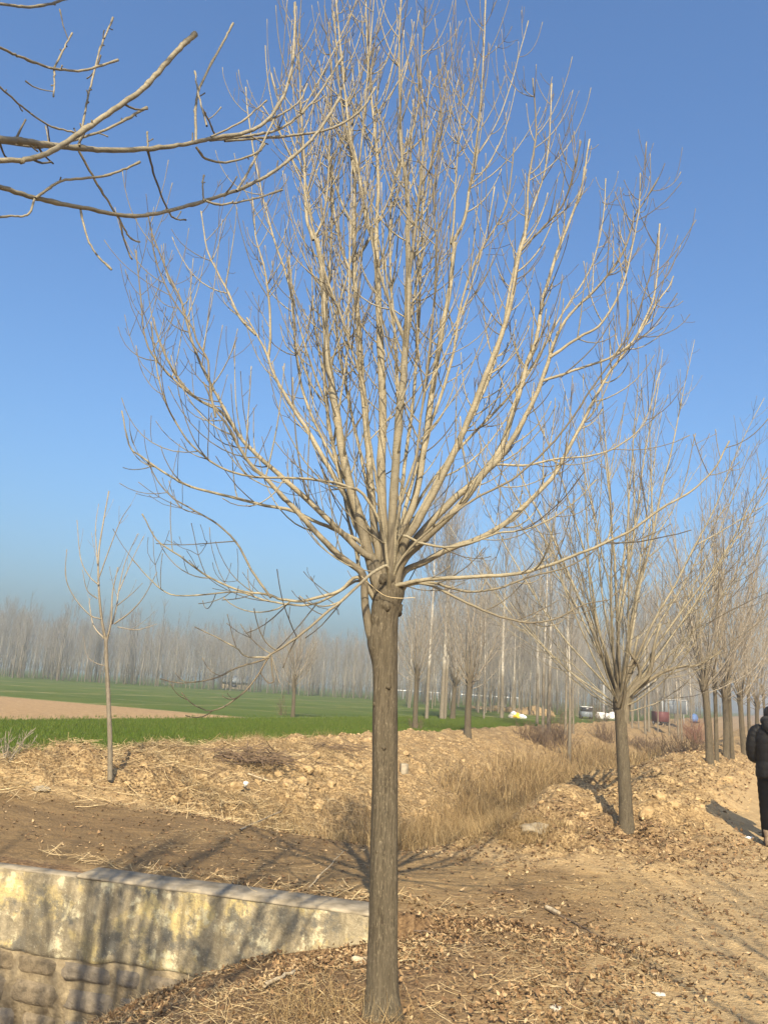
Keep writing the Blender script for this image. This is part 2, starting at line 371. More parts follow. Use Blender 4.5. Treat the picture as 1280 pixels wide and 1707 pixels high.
# ------------------------------------------------------------------ terrain
def wall_s(v): return 5.51 + .239*(v + 2.79)          # front face of the culvert head wall
def zf(s, v, detail=True):
    s = np.asarray(s, float); v = np.asarray(v, float)
    far_v = np.array([-60, -9.6, -9.0, -8.5, -7.6, -6.6, -5.7, -4.9, -4.2, -3.5, -2.9, -2.2, -1.2, -.4, 4])
    far_z = np.array([.40, .40, .52, .44, .18, -.28, -.70, -.88, -.72, -.25, .08, .10, .03, 0, 0])
    pat_v = np.array([-60, -10.4, -9.4, -8.2, -7, -5, -3, 0, 4]); pat_z = np.array([.40, .40, .26, .07, .0, -.03, -.02, 0, 0])
    nea_v = np.array([-60, -10, -8.5, -6.9, -5.6, -4.85, -4.2, -3.5, -2.8, -2.3, -1.9, 0, 4])
    nea_z = np.array([.3, .2, -.6, -1.40, -1.40, -1.04, -.66, -.36, -.18, -.08, 0, 0, 0])
    wob = .35*fbm(s*.5, v*.5, 3, 5)
    zfar, zpat, znea = (np.interp(v + wob*.5, a, b) for a, b in ((far_v, far_z), (pat_v, pat_z), (nea_v, nea_z)))
    sb = 7.95 + np.minimum(0, (v + 6.6)*.68)
    t = sm(sb - .15 + wob*.5, sb + 1.15 + wob*.5, s)
    z = zpat*(1-t) + zfar*t
    near = (s < wall_s(v) + .13)
    blend = np.where(v < -2.6, near.astype(float), np.where(v > -2.4, 1-sm(-.1, .5, s - wall_s(v)), near.astype(float)))
    z = z*(1-blend) + znea*blend
    # spoil mound along the row beyond the second tree
    md = sm(11.3, 13.6, s + .5*fbm(s*.8, v*.8, 2, 8)) * np.exp(-((v + 1.75)/1.15)**2)*.44 * (1 - .4*sm(24, 34, s))
    md = md + .26*np.exp(-((s-11.7)/.9)**2 - ((v+3.0)/.6)**2) + .14*np.exp(-((s-13)/1.)**2 - ((v+2.9)/.6)**2)
    z = z + md
    if detail:
        bank = sm(sb, sb+.8, s)*sm(-9.6, -9.0, v)*(1-sm(-1.2, -.3, v))
        rough = .010 + .15*bank
        z = z + rough*fbm(s*1.7, v*1.7, 5, 11) + (.10*np.abs(fbm(s*2.6, v*2.6, 4, 21)) - .02)*bank*1.9 + .012*fbm(s*9, v*9, 3, 31)*(1-sm(14, 30, s))*(v > -10)
        # wheel ruts on the packed path
        z = z - .02*np.exp(-((s-6.6)/.18)**2)*sm(-2.5, -3.2, v)*sm(-9, -8, v)
    return z
def ground_pt(s, v):
    x, y = xy(s, v); return np.array([x, y, float(zf(np.array([s]), np.array([v]))[0])])
def ground_at(px, py, z0=0.0):
    z = z0
    for _ in range(12):
        p = on_level(px, py, z); z = .5*z + .5*float(zf(*[np.array([q]) for q in sv(p[0], p[1])])[0])
    return np.array([p[0], p[1], z])

def axis(segs):
    out = []
    for a, b, st in segs: out.append(np.arange(a, b, st))
    out = np.concatenate(out)
    d = out[-1]-out[-2]; ext = [out[-1]]
    while ext[-1] < 1500: d *= 1.28; ext.append(ext[-1]+d)
    lo = [out[0]]; d = out[1]-out[0]
    while lo[-1] > -1500: d *= 1.28; lo.append(lo[-1]-d)
    return np.concatenate([np.array(lo[1:])[::-1], out, ext[1:]])
S = axis([(2.6, 9.6, .04), (9.6, 15, .06), (15, 24, .11), (24, 44, .25), (44, 90, 1.2)])
Vv = axis([(-48, -17, 1.1), (-17, -10, .25), (-10, -7, .07), (-7, 1.2, .045), (1.2, 4, .2)])
SS, VV = np.meshgrid(S, Vv, indexing='ij')
Z = zf(SS, VV); X, Y = xy(SS, VV)
ns, nv = SS.shape
fld = sm(-9.15, -9.3, VV + .22*fbm(SS*1.1, VV*1.1, 3, 41))
sbv = 7.95 + np.minimum(0, (VV + 6.6)*.68)
nz = .35*fbm(SS*.8, VV*.8, 3, 51)
pth = sm(wall_s(VV)+.1, wall_s(VV)+.5, SS + nz*.3)*(1-sm(sbv-.1, sbv+.4, SS+nz))*(1-sm(-1.6, -.6, VV+nz))
road = sm(-.9, .5, VV + nz*1.6)
bank = sm(sbv+.1, sbv+.9, SS+nz)*sm(-9.5, -9.1, VV)*(1-sm(-1.3, -.6, VV+nz))
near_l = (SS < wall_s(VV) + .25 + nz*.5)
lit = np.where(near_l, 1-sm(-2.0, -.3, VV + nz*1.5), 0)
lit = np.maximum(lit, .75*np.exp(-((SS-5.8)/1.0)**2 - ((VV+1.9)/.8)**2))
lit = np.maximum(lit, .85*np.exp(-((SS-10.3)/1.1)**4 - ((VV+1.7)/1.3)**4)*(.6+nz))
plotm = sm(22.4, 22.0, SS)*sm(-15.9, -16.5, VV)*sm(-29, -28, VV)
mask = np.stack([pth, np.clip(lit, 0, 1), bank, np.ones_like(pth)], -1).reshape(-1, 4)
mask2 = np.stack([fld, road, plotm, np.ones_like(pth)], -1).reshape(-1, 4)
GV = np.stack([X, Y, Z], -1).reshape(-1, 3)
i, j = np.meshgrid(np.arange(ns-1), np.arange(nv-1), indexing='ij')
Q = np.stack([i*nv+j, (i+1)*nv+j, (i+1)*nv+j+1, i*nv+j+1], -1).reshape(-1, 4)[:, ::-1]
fm = lambda a: a.reshape(-1)[Q].mean(1)
reg = np.zeros(len(Q), int)
reg[fm(pth) > .5] = 1; reg[fm(road) > .5] = 2; reg[(fm(fld) > .5)] = 3; reg[(fm(fld) > .5) & (fm(plotm) > .5)] = 4
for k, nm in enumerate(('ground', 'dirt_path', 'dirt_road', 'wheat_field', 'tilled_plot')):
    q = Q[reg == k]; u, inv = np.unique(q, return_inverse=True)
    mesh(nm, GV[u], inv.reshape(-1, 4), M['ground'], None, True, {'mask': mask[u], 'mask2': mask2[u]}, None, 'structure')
def ico(sub, seed, sq=(1, 1, .7), amp=.28):
    p = (1+5**.5)/2; V = unit(np.array([(-1,p,0),(1,p,0),(-1,-p,0),(1,-p,0),(0,-1,p),(0,1,p),(0,-1,-p),(0,1,-p),(p,0,-1),(p,0,1),(-p,0,-1),(-p,0,1)], float))
    F = [(0,11,5),(0,5,1),(0,1,7),(0,7,10),(0,10,11),(1,5,9),(5,11,4),(11,10,2),(10,7,6),(7,1,8),(3,9,4),(3,4,2),(3,2,6),(3,6,8),(3,8,9),(4,9,5),(2,4,11),(6,2,10),(8,6,7),(9,8,1)]
    for _ in range(sub):
        V = list(V); mid = {}; F2 = []
        def m(a, b):
            k = (min(a, b), max(a, b))
            if k not in mid: mid[k] = len(V); V.append(unit((np.array(V[a])+np.array(V[b]))/2))
            return mid[k]
        for a, b, c in F: ab, bc, ca = m(a, b), m(b, c), m(c, a); F2 += [(a, ab, ca), (b, bc, ab), (c, ca, bc), (ab, bc, ca)]
        F = F2
    V = np.array(V); r = 1 + amp*fbm(V[:, 0]*1.6+seed, V[:, 1]*1.6+V[:, 2]*1.1, 3, seed)
    return V*r[:, None]*np.array(sq), np.array(F)
# ------------------------------------------------------------------ trees
def twig_sprays(tw, P, rad, g, start=.2, step=(.13, .24), length=(.25, .8), ang=(30, 58), trop=.9, keep=.8, fine=1.0, rmax=.0068, drop=0, jit=.05):
    """opposite side shoots along a limb polyline, each with its own short twigs"""
    seg = np.linalg.norm(np.diff(P, axis=0), axis=1); cum = np.concatenate([[0], np.cumsum(seg)]); L = cum[-1]
    d = L*start + g.uniform(0, .1); phi = g.uniform(0, 6.28)
    while d < L*.985:
        i = min(np.searchsorted(cum, d)-1, len(P)-2); f = (d-cum[i])/max(seg[i], 1e-6)
        p = P[i]*(1-f)+P[i+1]*f; ax = unit(P[i+1]-P[i]); r = rad[i]*(1-f)+rad[i+1]*f
        a = unit(np.cross(ax, [.2, .5, .84])); b = np.cross(ax, a)
        phi += 1.57 + g.normal(0, .35); rem = 1-d/L
        for sgn in (0, math.pi):
            if g.random() > keep: continue
            an = R(g.uniform(*ang)); pp = phi+sgn
            dr = ax*math.cos(an) + (a*math.cos(pp)+b*math.sin(pp))*math.sin(an)
            ln = g.uniform(*length)*(.45+.55*min(1, rem*2.2+.25))*(1.35 if g.random() < .18 else 1)
            r0 = min(r*.55, rmax*(.55+.5*ln/length[1])); r0 = max(r0, .0024)
            n = max(5, int(ln/.07)); q = grow(p, dr, ln, n, trop*g.uniform(.6, 1.3), jit*.8, g)
            rr = taper(r0, max(.0020, r0*.5), n+1); k = g.random(); tw.add(q, rr, 5 if r0 > .005 else 4, k)
            # small twigs on the shoot
            dd = .12 + g.uniform(0, .1)
            while dd < ln*.92:
                t = dd/ln*n; ii = int(t); pq = q[ii]; ax2 = unit(q[ii+1]-q[ii])
                if g.random() < .62*fine:
                    a2 = unit(np.cross(ax2, g.normal(0, 1, 3))); an2 = R(g.uniform(35, 65))
                    for s2 in ((1, -1) if g.random() < .55 else (1,)):
                        l2 = g.uniform(.05, .30)*(.5+.6*(1-dd/ln))
                        n2 = 4; q2 = grow(pq, ax2*math.cos(an2)+a2*s2*math.sin(an2), l2, n2, g.uniform(.2, 1.1), .09, g)
                        tw.add(q2, taper(max(.0020, rr[ii]*.6), .0016, n2+1), 3, k)
                dd += g.uniform(.10, .2)
        d += g.uniform(*step)

def whips(tw, P, rad, g, count, length=(.45, 1.0), start=.35, r=.0048, trop=1.55, jit=.022):
    """long straight upright shoots from the upper part of a limb"""
    for k in range(count):
        f = start + (1-start)*(k+g.random())/count*.97; i = min(int(f*(len(P)-1)), len(P)-2)
        ax = unit(P[i+1]-P[i]); sd = unit(np.cross(ax, g.normal(0, 1, 3))); an = R(g.uniform(30, 66))
        L = g.uniform(*length)*(1.1-.45*f); n = 9
        q = grow(P[i], ax*math.cos(an)+sd*math.sin(an), L, n, trop, jit, g); r0 = min(rad[i]*.6, r*g.uniform(.75, 1.2)); rr = taper(r0, max(.0022, r0*.55), n+1); kk = g.random()*.5
        tw.add(q, rr, 5, kk)
        for m in range(g.integers(0, 3)):
            ii = g.integers(2, n-1); s2 = unit(np.cross(q[ii+1]-q[ii], g.normal(0, 1, 3))); q2 = grow(q[ii], unit(unit(q[ii+1]-q[ii])+s2*.8), g.uniform(.08, .3), 4, 1.2, .04, g); tw.add(q2, taper(max(.002, rr[ii]*.6), .0017, 5), 3, kk)

def trunk_mesh(name, C, rad, mat, parent, g, sides=40, rough=.0022, bulges=(), loc=None):
    n = len(C); th = np.linspace(0, 2*math.pi, sides, endpoint=False)
    zz = C[:, 2]
    V = []
    for k in range(n):
        rr = rad[k]*(1 + .05*np.cos(th*3+.7) + .03*np.cos(th*5+2+zz[k]*2))
        rr = rr + rough*(fbm(th*7+3, np.full(sides, zz[k]*5.), 3, 61) + .8*fbm(th*16, np.full(sides, zz[k]*9.), 2, 66))
        ring = np.stack([C[k, 0]+rr*np.cos(th), C[k, 1]+rr*np.sin(th), np.full(sides, zz[k])], -1)
        for (bt, bz, bw, bh) in bulges:
            w = bh*np.exp(-((zz[k]-bz)/bw)**2)*np.maximum(0, np.cos(th-bt))**2
            ring[:, 0] += w*np.cos(th); ring[:, 1] += w*np.sin(th)
        V.append(ring)
    V = np.concatenate(V); i = np.arange(n-1)[:, None]*sides; j = np.arange(sides)[None]; j2 = (j+1) % sides
    F = np.stack([i+j, i+j2, i+sides+j2, i+sides+j], -1).reshape(-1, 4)
    V = np.vstack([V, [C[-1]+np.array([0, 0, rad[-1]*.3])]]); k = (n-1)*sides
    T = np.stack([k+j[0], k+j2[0], np.full(sides, len(V)-1)], -1)
    return mesh(name, V, [F, T], mat, parent, True, None, loc)

def row_tree(name, label, base, seed, H=6.6, bole=1.9, r=.095, limbs=24, mat='limb', detail=1.0, parts=True, group=None, spread=1.0):
    """pollarded street tree: straight bole, a fan of limbs from the head, upswept shoots"""
    g = np.random.default_rng(seed)
    t = thing(name, label, 'tree', base, 0, group)
    n = 40; zz = np.linspace(-.12, bole+.12, n)
    C = np.stack([.03*np.sin(zz*1.3+seed), .03*np.sin(zz*1.7+seed*2), zz], -1); C[:, :2] -= C[3, :2]
    rad = r*(1 - .16*sm(0, bole, zz)) + r*.25*np.exp(-np.maximum(zz, 0)/.10) + r*.22*np.exp(-((zz-bole)/.16)**2)
    rad[-3:] *= (.95, .8, .55)
    trunk_mesh('trunk', C, rad, M['trunk'], t, g, 22, .002, [(g.uniform(0, 6.28), bole-.15, .14, .04), (g.uniform(0, 6.28), bole-.3, .12, .035)])
    top = C[-4]; lim, tws = Tubes(), Tubes()
    for k in range(limbs):
        f = (k+.5)/limbs; el = R(12 + 72*f**.72) + g.normal(0, .09); az = k*2.39996 + g.normal(0, .25)
        zo = -.38*(1-f) + .02
        p0 = top + np.array([math.cos(az)*r*.45, math.sin(az)*r*.45, zo])
        d = np.array([math.cos(az)*math.cos(el)*spread, math.sin(az)*math.cos(el)*spread, math.sin(el)])
        L = (H-bole)*(.50 + .5*f**.8)*g.uniform(.85, 1.08)
        q = grow(p0, d, L, 14, 1.25*(1.12-f), .05, g); r0 = (.010+.015*f)*g.uniform(.8, 1.25)*r/.095
        rr = taper(r0, .0035, 15, True, .85)
        a = Tubes() if parts else lim; b = Tubes() if parts else tws
        a.add(q, rr, 7, g.random())
        # one fork on most limbs
        if g.random() < .75:
            i = g.integers(4, 9); dv = unit(unit(q[i+1]-q[i]) + g.normal(0, .35, 3)); q2 = grow(q[i], dv, L*(1-i/14)*.9, 10, .6, .05, g)
            rr2 = taper(rr[i]*.75, .003, 11); a.add(q2, rr2, 6, g.random()); twig_sprays(b, q2, rr2, g, .2, (.18, .3), (.18, .5), keep=.6*detail, fine=detail, rmax=.0042)
        twig_sprays(b, q, rr, g, .25, (.14, .26), (.18, .6), keep=.7*detail, fine=detail, rmax=.0045); whips(b, q, rr, g, int(8*detail), (.4, 1.0), .25)
        if parts:
            lo = a.build('limb', M[mat], t); b.build('twigs', M[mat], lo)
    if not parts:
        lo = lim.build('limbs', M[mat], t); tws.build('twigs', M[mat], lo)
    return t

# ---- the large tree in the middle: limbs laid out one by one
TY = 4.37
ROOT = on_level(635, 1690, 0.0)
MAIN = [  # depth offset at the tip (m), width at root and tip (px of the photo), path from the head outwards
 (.15, 23, 11, [(640,968),(638,880),(637,800),(640,700),(638,620),(633,520),(630,462),(627,412)]),
 (.1, 9, 3, [(627,418),(620,392),(612,370),(602,312),(595,262),(585,225),(577,150),(568,60),(562,0)]),
 (.2, 9, 3, [(628,415),(629,350),(629,300),(624,225),(617,150),(612,80),(608,-10)]),
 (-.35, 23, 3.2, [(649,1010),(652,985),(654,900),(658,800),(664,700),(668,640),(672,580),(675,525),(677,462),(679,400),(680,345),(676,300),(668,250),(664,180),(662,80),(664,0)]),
 (.35, 18, 3, [(630,925),(620,860),(613,780),(605,700),(597,620),(592,545),(586,462),(586,412),(585,375),(587,300),(582,255),(572,215),(562,130),(556,20)]),
 (.1, 24, 9, [(615,925),(600,870),(584,820),(570,760),(558,690),(545,620),(537,540),(530,455),(523,400)]),
 (.1, 8, 2.6, [(523,402),(510,365),(507,330),(505,270),(500,190),(497,100),(490,20)]),
 (.3, 6, 2.6, [(524,400),(536,370),(545,330),(549,250),(552,150),(548,40)]),
 (.5, 11, 3, [(608,905),(590,860),(565,770),(550,690),(545,620),(548,520),(557,420),(560,330),(556,220)]),
 (.2, 19, 8, [(664,905),(680,860),(692,820),(705,745),(720,640),(733,555),(745,475),(752,407)]),
 (.2, 7.5, 2.6, [(753,405),(767,382),(777,360),(783,320),(792,287),(799,225),(806,130),(812,0)]),
 (.5, 5, 2.4, [(752,405),(757,350),(762,275),(766,215),(772,140)]),
 (-.2, 17, 7, [(672,910),(705,855),(735,800),(765,735),(790,675),(812,615),(832,562),(848,510),(862,440),(874,400)]),
 (-.2, 6, 2.5, [(874,402),(878,350),(881,300),(888,250),(892,200),(887,132)]),
 (-.5, 5, 2.4, [(870,420),(890,395),(915,370),(940,335),(955,280),(965,235)]),
 (.4, 10, 2.6, [(676,900),(715,830),(752,760),(787,700),(806,660),(825,612),(838,560),(852,480),(868,410),(895,330),(915,250),(920,135)]),
 (.6, 9, 2.5, [(668,880),(690,800),(715,720),(740,650),(758,590),(770,520),(795,440),(830,380),(850,330),(860,250)]),
 (-.35, 17, 6, [(668,940),(702,905),(740,870),(775,835),(805,795),(835,765),(858,730),(880,690),(898,650),(912,610),(922,575),(930,555)]),
 (-.4, 6.5, 2.4, [(918,598),(940,578),(965,562),(995,545),(1020,510),(1040,470),(1055,410),(1065,350),(1067,288)]),
 (-.3, 6, 2.4, [(928,560),(945,530),(975,500),(1005,470),(1035,430),(1050,390),(1060,360),(1078,330),(1098,295)]),
 (.3, 17, 3, [(672,930),(710,880),(760,830),(800,795),(830,750),(850,700),(868,645),(880,600),(895,560),(905,500),(925,430),(950,370),(970,310),(982,235)]),
 (.2, 14, 2.6, [(670,955),(705,935),(740,917),(790,898),(825,880),(855,855),(895,820),(925,790),(945,755),(970,710),(990,670),(1020,620),(1055,575),(1085,520),(1100,470),(1106,370)]),
 (.3, 6, 2.2, [(912,635),(945,620),(990,605),(1025,590),(1060,560),(1090,510),(1112,480),(1120,460)]),
 (-.6, 10, 2.6, [(655,980),(685,972),(720,966),(790,963),(850,960),(900,950),(960,928),(1010,905),(1050,885),(1100,850),(1150,820),(1190,780),(1215,735)]),
 (-.2, 7, 2.2, [(680,972),(715,975),(745,988),(790,1010),(840,1030),(880,1037),(925,1030),(965,1010),(1010,1000)]),
 (.5, 7, 2.2, [(662,988),(690,976),(725,974),(760,984),(790,988),(830,983),(860,972),(895,960),(940,950),(990,920),(1030,880)]),
 (-.5, 6, 2.2, [(667,895),(700,905),(740,910),(780,904),(812,892),(835,885),(870,880),(910,865),(950,840),(990,800)]),
 (-.3, 5, 2.2, [(840,790),(880,775),(930,765),(990,760),(1040,740),(1080,700),(1105,620)]),
 (-.2, 20, 2.6, [(634,1110),(621,1070),(612,1040),(607,1000),(603,962),(585,945),(552,919),(517,884),(482,849),(447,812),(416,782),(392,748),(375,715),(356,690),(335,640)]),
 (-.3, 5, 2.4, [(356,695),(350,640),(348,600),(330,570),(318,540),(290,500),(262,440),(250,390)]),
 (.1, 10, 2.5, [(622,930),(600,905),(580,892),(532,871),(484,849),(436,840),(384,827),(318,811),(279,792),(235,761),(217,744),(204,687)]),
 (-.6, 7, 2.2, [(640,890),(607,827),(575,812),(530,803),(480,800),(419,800),(366,783),(318,745),(283,691),(265,640),(258,590),(252,540)]),
 (.5, 11, 2.6, [(603,960),(594,923),(580,870),(570,810),(562,760)]),
 (.3, 15, 2.6, [(640,915),(610,880),(585,840),(560,800),(535,755),(510,715),(480,669),(458,626),(444,590),(428,560),(410,530)]),
 (.2, 6, 2.4, [(448,600),(450,560),(447,500),(437,440),(425,400),(418,330)]),
 (.4, 6, 2.4, [(428,560),(400,530),(380,490),(360,450),(345,415),(335,350)]),
 (-.1, 16, 2.6, [(628,940),(605,922),(570,890),(541,862),(484,809),(447,775),(420,750),(400,728),(372,678),(352,642),(332,600),(322,575)]),
 (-.1, 6, 2.4, [(358,650),(335,605),(320,560),(305,500),(280,450),(262,405),(250,360)]),
 (.4, 7, 2.3, [(400,728),(380,700),(360,680),(330,665),(300,640),(270,610),(245,570),(235,500),(228,420)]),
 (-.3, 8, 2.3, [(598,962),(570,982),(541,993),(500,1003),(470,1001),(445,995),(401,987),(344,962),(296,927),(261,901),(239,857)]),
 (.2, 5.5, 2, [(600,968),(560,990),(520,1008),(480,1008),(440,1000),(400,988),(336,991),(287,991),(257,971),(222,932)]),
 (.1, 5, 2, [(452,997),(420,950),(395,905),(360,870),(325,850),(290,830),(262,800),(245,770)]),
 (-.7, 7.5, 4.5, [(648,945),(632,950),(612,966),(572,1002),(528,1037),(484,1072),(449,1096)]),
 (-.75, 4, 1.8, [(449,1096),(410,1094),(395,1080),(365,1065),(325,1045)]),
 (-.8, 4, 1.8, [(449,1096),(425,1105),(392,1115),(362,1130),(332,1138),(300,1140),(265,1134)]),
 (-.75, 4, 1.8, [(446,1098),(428,1128),(407,1155),(375,1179),(350,1186),(325,1176),(305,1155)]),
 (-.7, 3.5, 1.8, [(452,1096),(452,1120),(455,1135),(445,1137),(430,1120)]),
 (.7, 9, 2.4, [(650,900),(655,800),(660,700),(658,600),(650,500),(648,400),(655,300),(690,200),(700,100),(705,10)]),
 (.8, 9, 2.4, [(660,890),(675,780),(690,680),(700,580),(705,480),(700,400),(715,310),(735,200),(752,110)]),
 (.8, 8, 2.4, [(628,890),(610,790),(590,700),(570,600),(560,500),(530,400),(515,300),(480,200),(455,120)]),
 (.6, 8, 2.4, [(620,900),(585,820),(540,740),(505,660),(490,580),(480,480),(455,400),(430,310),(410,210),(402,140)]),
 (-.6, 7, 2.4, [(655,930),(662,850),(690,760),(700,690),(712,600),(722,500),(725,410),(722,310),(735,200),(725,90)]),
 (-.7, 7, 2.4, [(645,930),(632,840),(615,740),(603,640),(570,540),(545,470),(520,380),(500,300),(470,230),(440,180)]),
 (.9, 7, 2.2, [(665,900),(720,800),(790,720),(850,660),(900,590),(940,520),(985,450),(1005,370),(1010,300)]),
 (-.8, 6, 2.2, [(662,940),(720,880),(790,830),(860,790),(930,720),(985,640),(1040,560),(1070,480),(1090,400)]),
]
def main_tree():
    g = np.random.default_rng(3)
    t = thing('bare_tree', 'tall bare tree in front, thick grey-brown trunk and wide fan of tan limbs', 'tree', tuple(ROOT))
    o = ROOT
    # bole
    n = 150; cx = [(636, 1700), (637, 1600), (639, 1500), (641, 1300), (641, 1150), (641, 1060), (644, 1000), (648, 962)]
    pts = np.array([at(a, b, TY) for a, b in cx]); zz = np.linspace(-.12, pts[-1, 2], n)
    C = np.stack([np.interp(zz, pts[:, 2], pts[:, 0]), np.full(n, TY), zz], -1) - np.array([o[0], o[1], 0])
    k = np.array([1., .9, 1.0, .9, 1.])
    rad = np.interp(zz, [0, .12, .5, 1.1, 1.75, 1.95, 2.1, 2.25], [.086, .079, .0745, .070, .067, .068, .066, .052]) + .026*np.exp(-np.maximum(zz, 0)/.06)
    tr = trunk_mesh('trunk', C, rad, M['trunk'], t, g, 64, .0022, [(R(185), 1.86, .10, .035), (R(200), 2.05, .10, .02), (R(10), 2.15, .07, .03), (R(-60), 2.12, .08, .02)])
    built = []
    for (dy, w0, w1, path) in MAIN:
        root_y = TY + (dy*.05 if path[0][1] > 870 else dy*.55)
        path = np.array(path, float)
        ln = np.concatenate([[0], np.cumsum(np.linalg.norm(np.diff(path, axis=0), axis=1))]); f = ln/ln[-1]
        head = 870 < path[0][1] < 1035 and abs(path[0][0]-646) < 72
        if head:      # carry the limb down into the head of the trunk
            x0, y0 = path[0]; path = np.vstack([[(646+.30*(x0-646), max(y0+34, min(1010, y0+62)))], path])
            ln = np.concatenate([[0], np.cumsum(np.linalg.norm(np.diff(path, axis=0), axis=1))]); f = ln/ln[-1]
        if not head and path[0][1] < 1100:      # a fork: start on the limb it leaves
            near = min(built, key=lambda q: (q[0]-path[0][0])**2+(q[1]-path[0][1])**2); path[0] = near[:2]
            ys = near[2] + (TY + dy - near[2])*f
        else: ys = TY + dy*f**.9
        P = np.array([at(a, b, yy) for (a, b), yy in zip(path, ys)])
        m = max(14, int(ln[-1]/11)); Q = spline(P, m); Q[2:] += np.cumsum(g.normal(0, .0016, (m-2, 3)), 0)
        w = w0 + (w1-w0)*np.linspace(0, 1, m)**.95
        rr = .83*np.array([w_/2/FPX*depth(p) for w_, p in zip(w, Q)]); rr[-1] *= 1.3
        if head: rr[:6] *= (1.4, 1.38, 1.32, 1.22, 1.12, 1.05)
        built += [(a_, b_, y_) for (a_, b_), y_ in zip(spline(path, 60), np.interp(np.linspace(0, 1, 60), np.linspace(0, 1, len(ys)), ys))]
        # slight swellings at the nodes
        rr *= 1 + .10*np.maximum(0, np.sin(np.linspace(0, m*.9, m)))**8
        Q -= o
        a, b = Tubes(), Tubes(); a.add(Q, rr, 10 if w0 > 8 else 7, g.random())
        low = path[-1][1] > 680; tiny = w0 <= 4.2
        if not tiny:
            right = path[-1][0] > 900
            twig_sprays(b, Q, rr, g, .24 if w0 > 7 else .1, (.16, .30) if low or w0 < 8 else (.12, .22), (.14, .5), (32, 68), .7 if low else 1.2, .55 if low or w0 < 8 else .55, .8, .0040, jit=.055)
            if path[-1][1] < 340:      # stiff upright leaders and shoots that crowd the top
                mid_ = 430 < path[-1][0] < 830
                for k2 in range((3 if w0 > 9 else 1) if mid_ else 0):
                    i2 = int(len(Q)*g.uniform(.35, .7)); ax = unit(Q[i2+1]-Q[i2]); sd = unit(np.cross(ax, g.normal(0, 1, 3))); q3 = grow(Q[i2], ax+sd*.55, g.uniform(1.0, 1.7), 16, 1.3, .016, g); r3 = taper(min(rr[i2]*.7, .0125), .0034, 17, True, .9); a.add(q3, r3, 6, g.random()*.5)
                    whips(b, q3, r3, g, 8, (.3, .8), .2, .0048, 2.0, .013)
                whips(b, Q, rr, g, 11 if mid_ else 4, (.5, 1.15) if mid_ else (.2, .45), .4, .0054, 2.1, .012)
            whips(b, Q, rr, g, int((2 if low else 6)*len(Q)/40+1), (.25, .5) if low else (.25, .5) if right else (.45, 1.0), .4 if low else .3)
        else:
            twig_sprays(b, Q, rr, g, .3, (.12, .22), (.08, .2), keep=.3, fine=.3)
        lo = a.build('limb', M['limb_near' if w0 == 23 and w1 == 3.2 else 'limb'], t)  # shade on the front leader is put into its colour: darker, greyer bark
        if b.n: b.build('twigs', M['limb'], lo)
    # knuckles of old cuts round the head and a few knots down the bole
    for k, (az, z, r) in enumerate(((-80, 2.06, .034), (-150, 2.12, .040), (-30, 2.14, .036), (200, 1.98, .040), (-110, 2.20, .030), (-60, 2.22, .030), (10, 2.05, .034), (-95, 1.30, .013), (-120, .78, .012), (-70, 1.62, .014), (-140, 1.52, .012))):
        V, F = ico(2, 300+k, (1, 1, 1.15), .7); rad_ = np.interp(z, zz, rad); c0 = np.array([np.interp(z, zz, C[:, 0]), np.interp(z, zz, C[:, 1]), z])
        mesh('knot', V*r + c0 + (rad_-r*.35)*np.array([math.cos(R(az)), math.sin(R(az)), 0]), F, M['trunk'], t, True)
    return t
main_tree()

# ---- tree just left of the camera: only its outer branches hang into the picture
T0 = ground_pt(-.9, -1.88)
NEAR = [
 (1.55, 2.6, 13, 4.5, [(0,232),(50,237),(120,246),(200,250),(280,245),(350,232),(425,215),(465,175),(485,120),(491,60),(492,5)]),
 (1.45, 1.75, 11, 10, [(0,267),(40,267),(90,250),(165,200),(230,155),(260,125),(300,80),(326,57)]),
 (1.6, 2.5, 9.5, 5.5, [(0,312),(60,330),(140,347),(220,360),(280,352),(350,332),(400,315),(450,290),(490,260),(530,220),(567,163)]),
 (1.7, 2.0, 5.5, 5, [(0,238),(75,245),(135,230),(190,210),(245,179)]),
 (1.9, 2.1, 4.2, 3.5, [(0,145),(40,180),(85,210),(125,221)]),
 (1.5, 1.8, 6, 4.5, [(0,80),(40,97),(90,114),(140,117),(197,100)]),
 (1.5, 1.7, 6, 5, [(0,6),(45,12),(85,6),(115,-4)]),
]
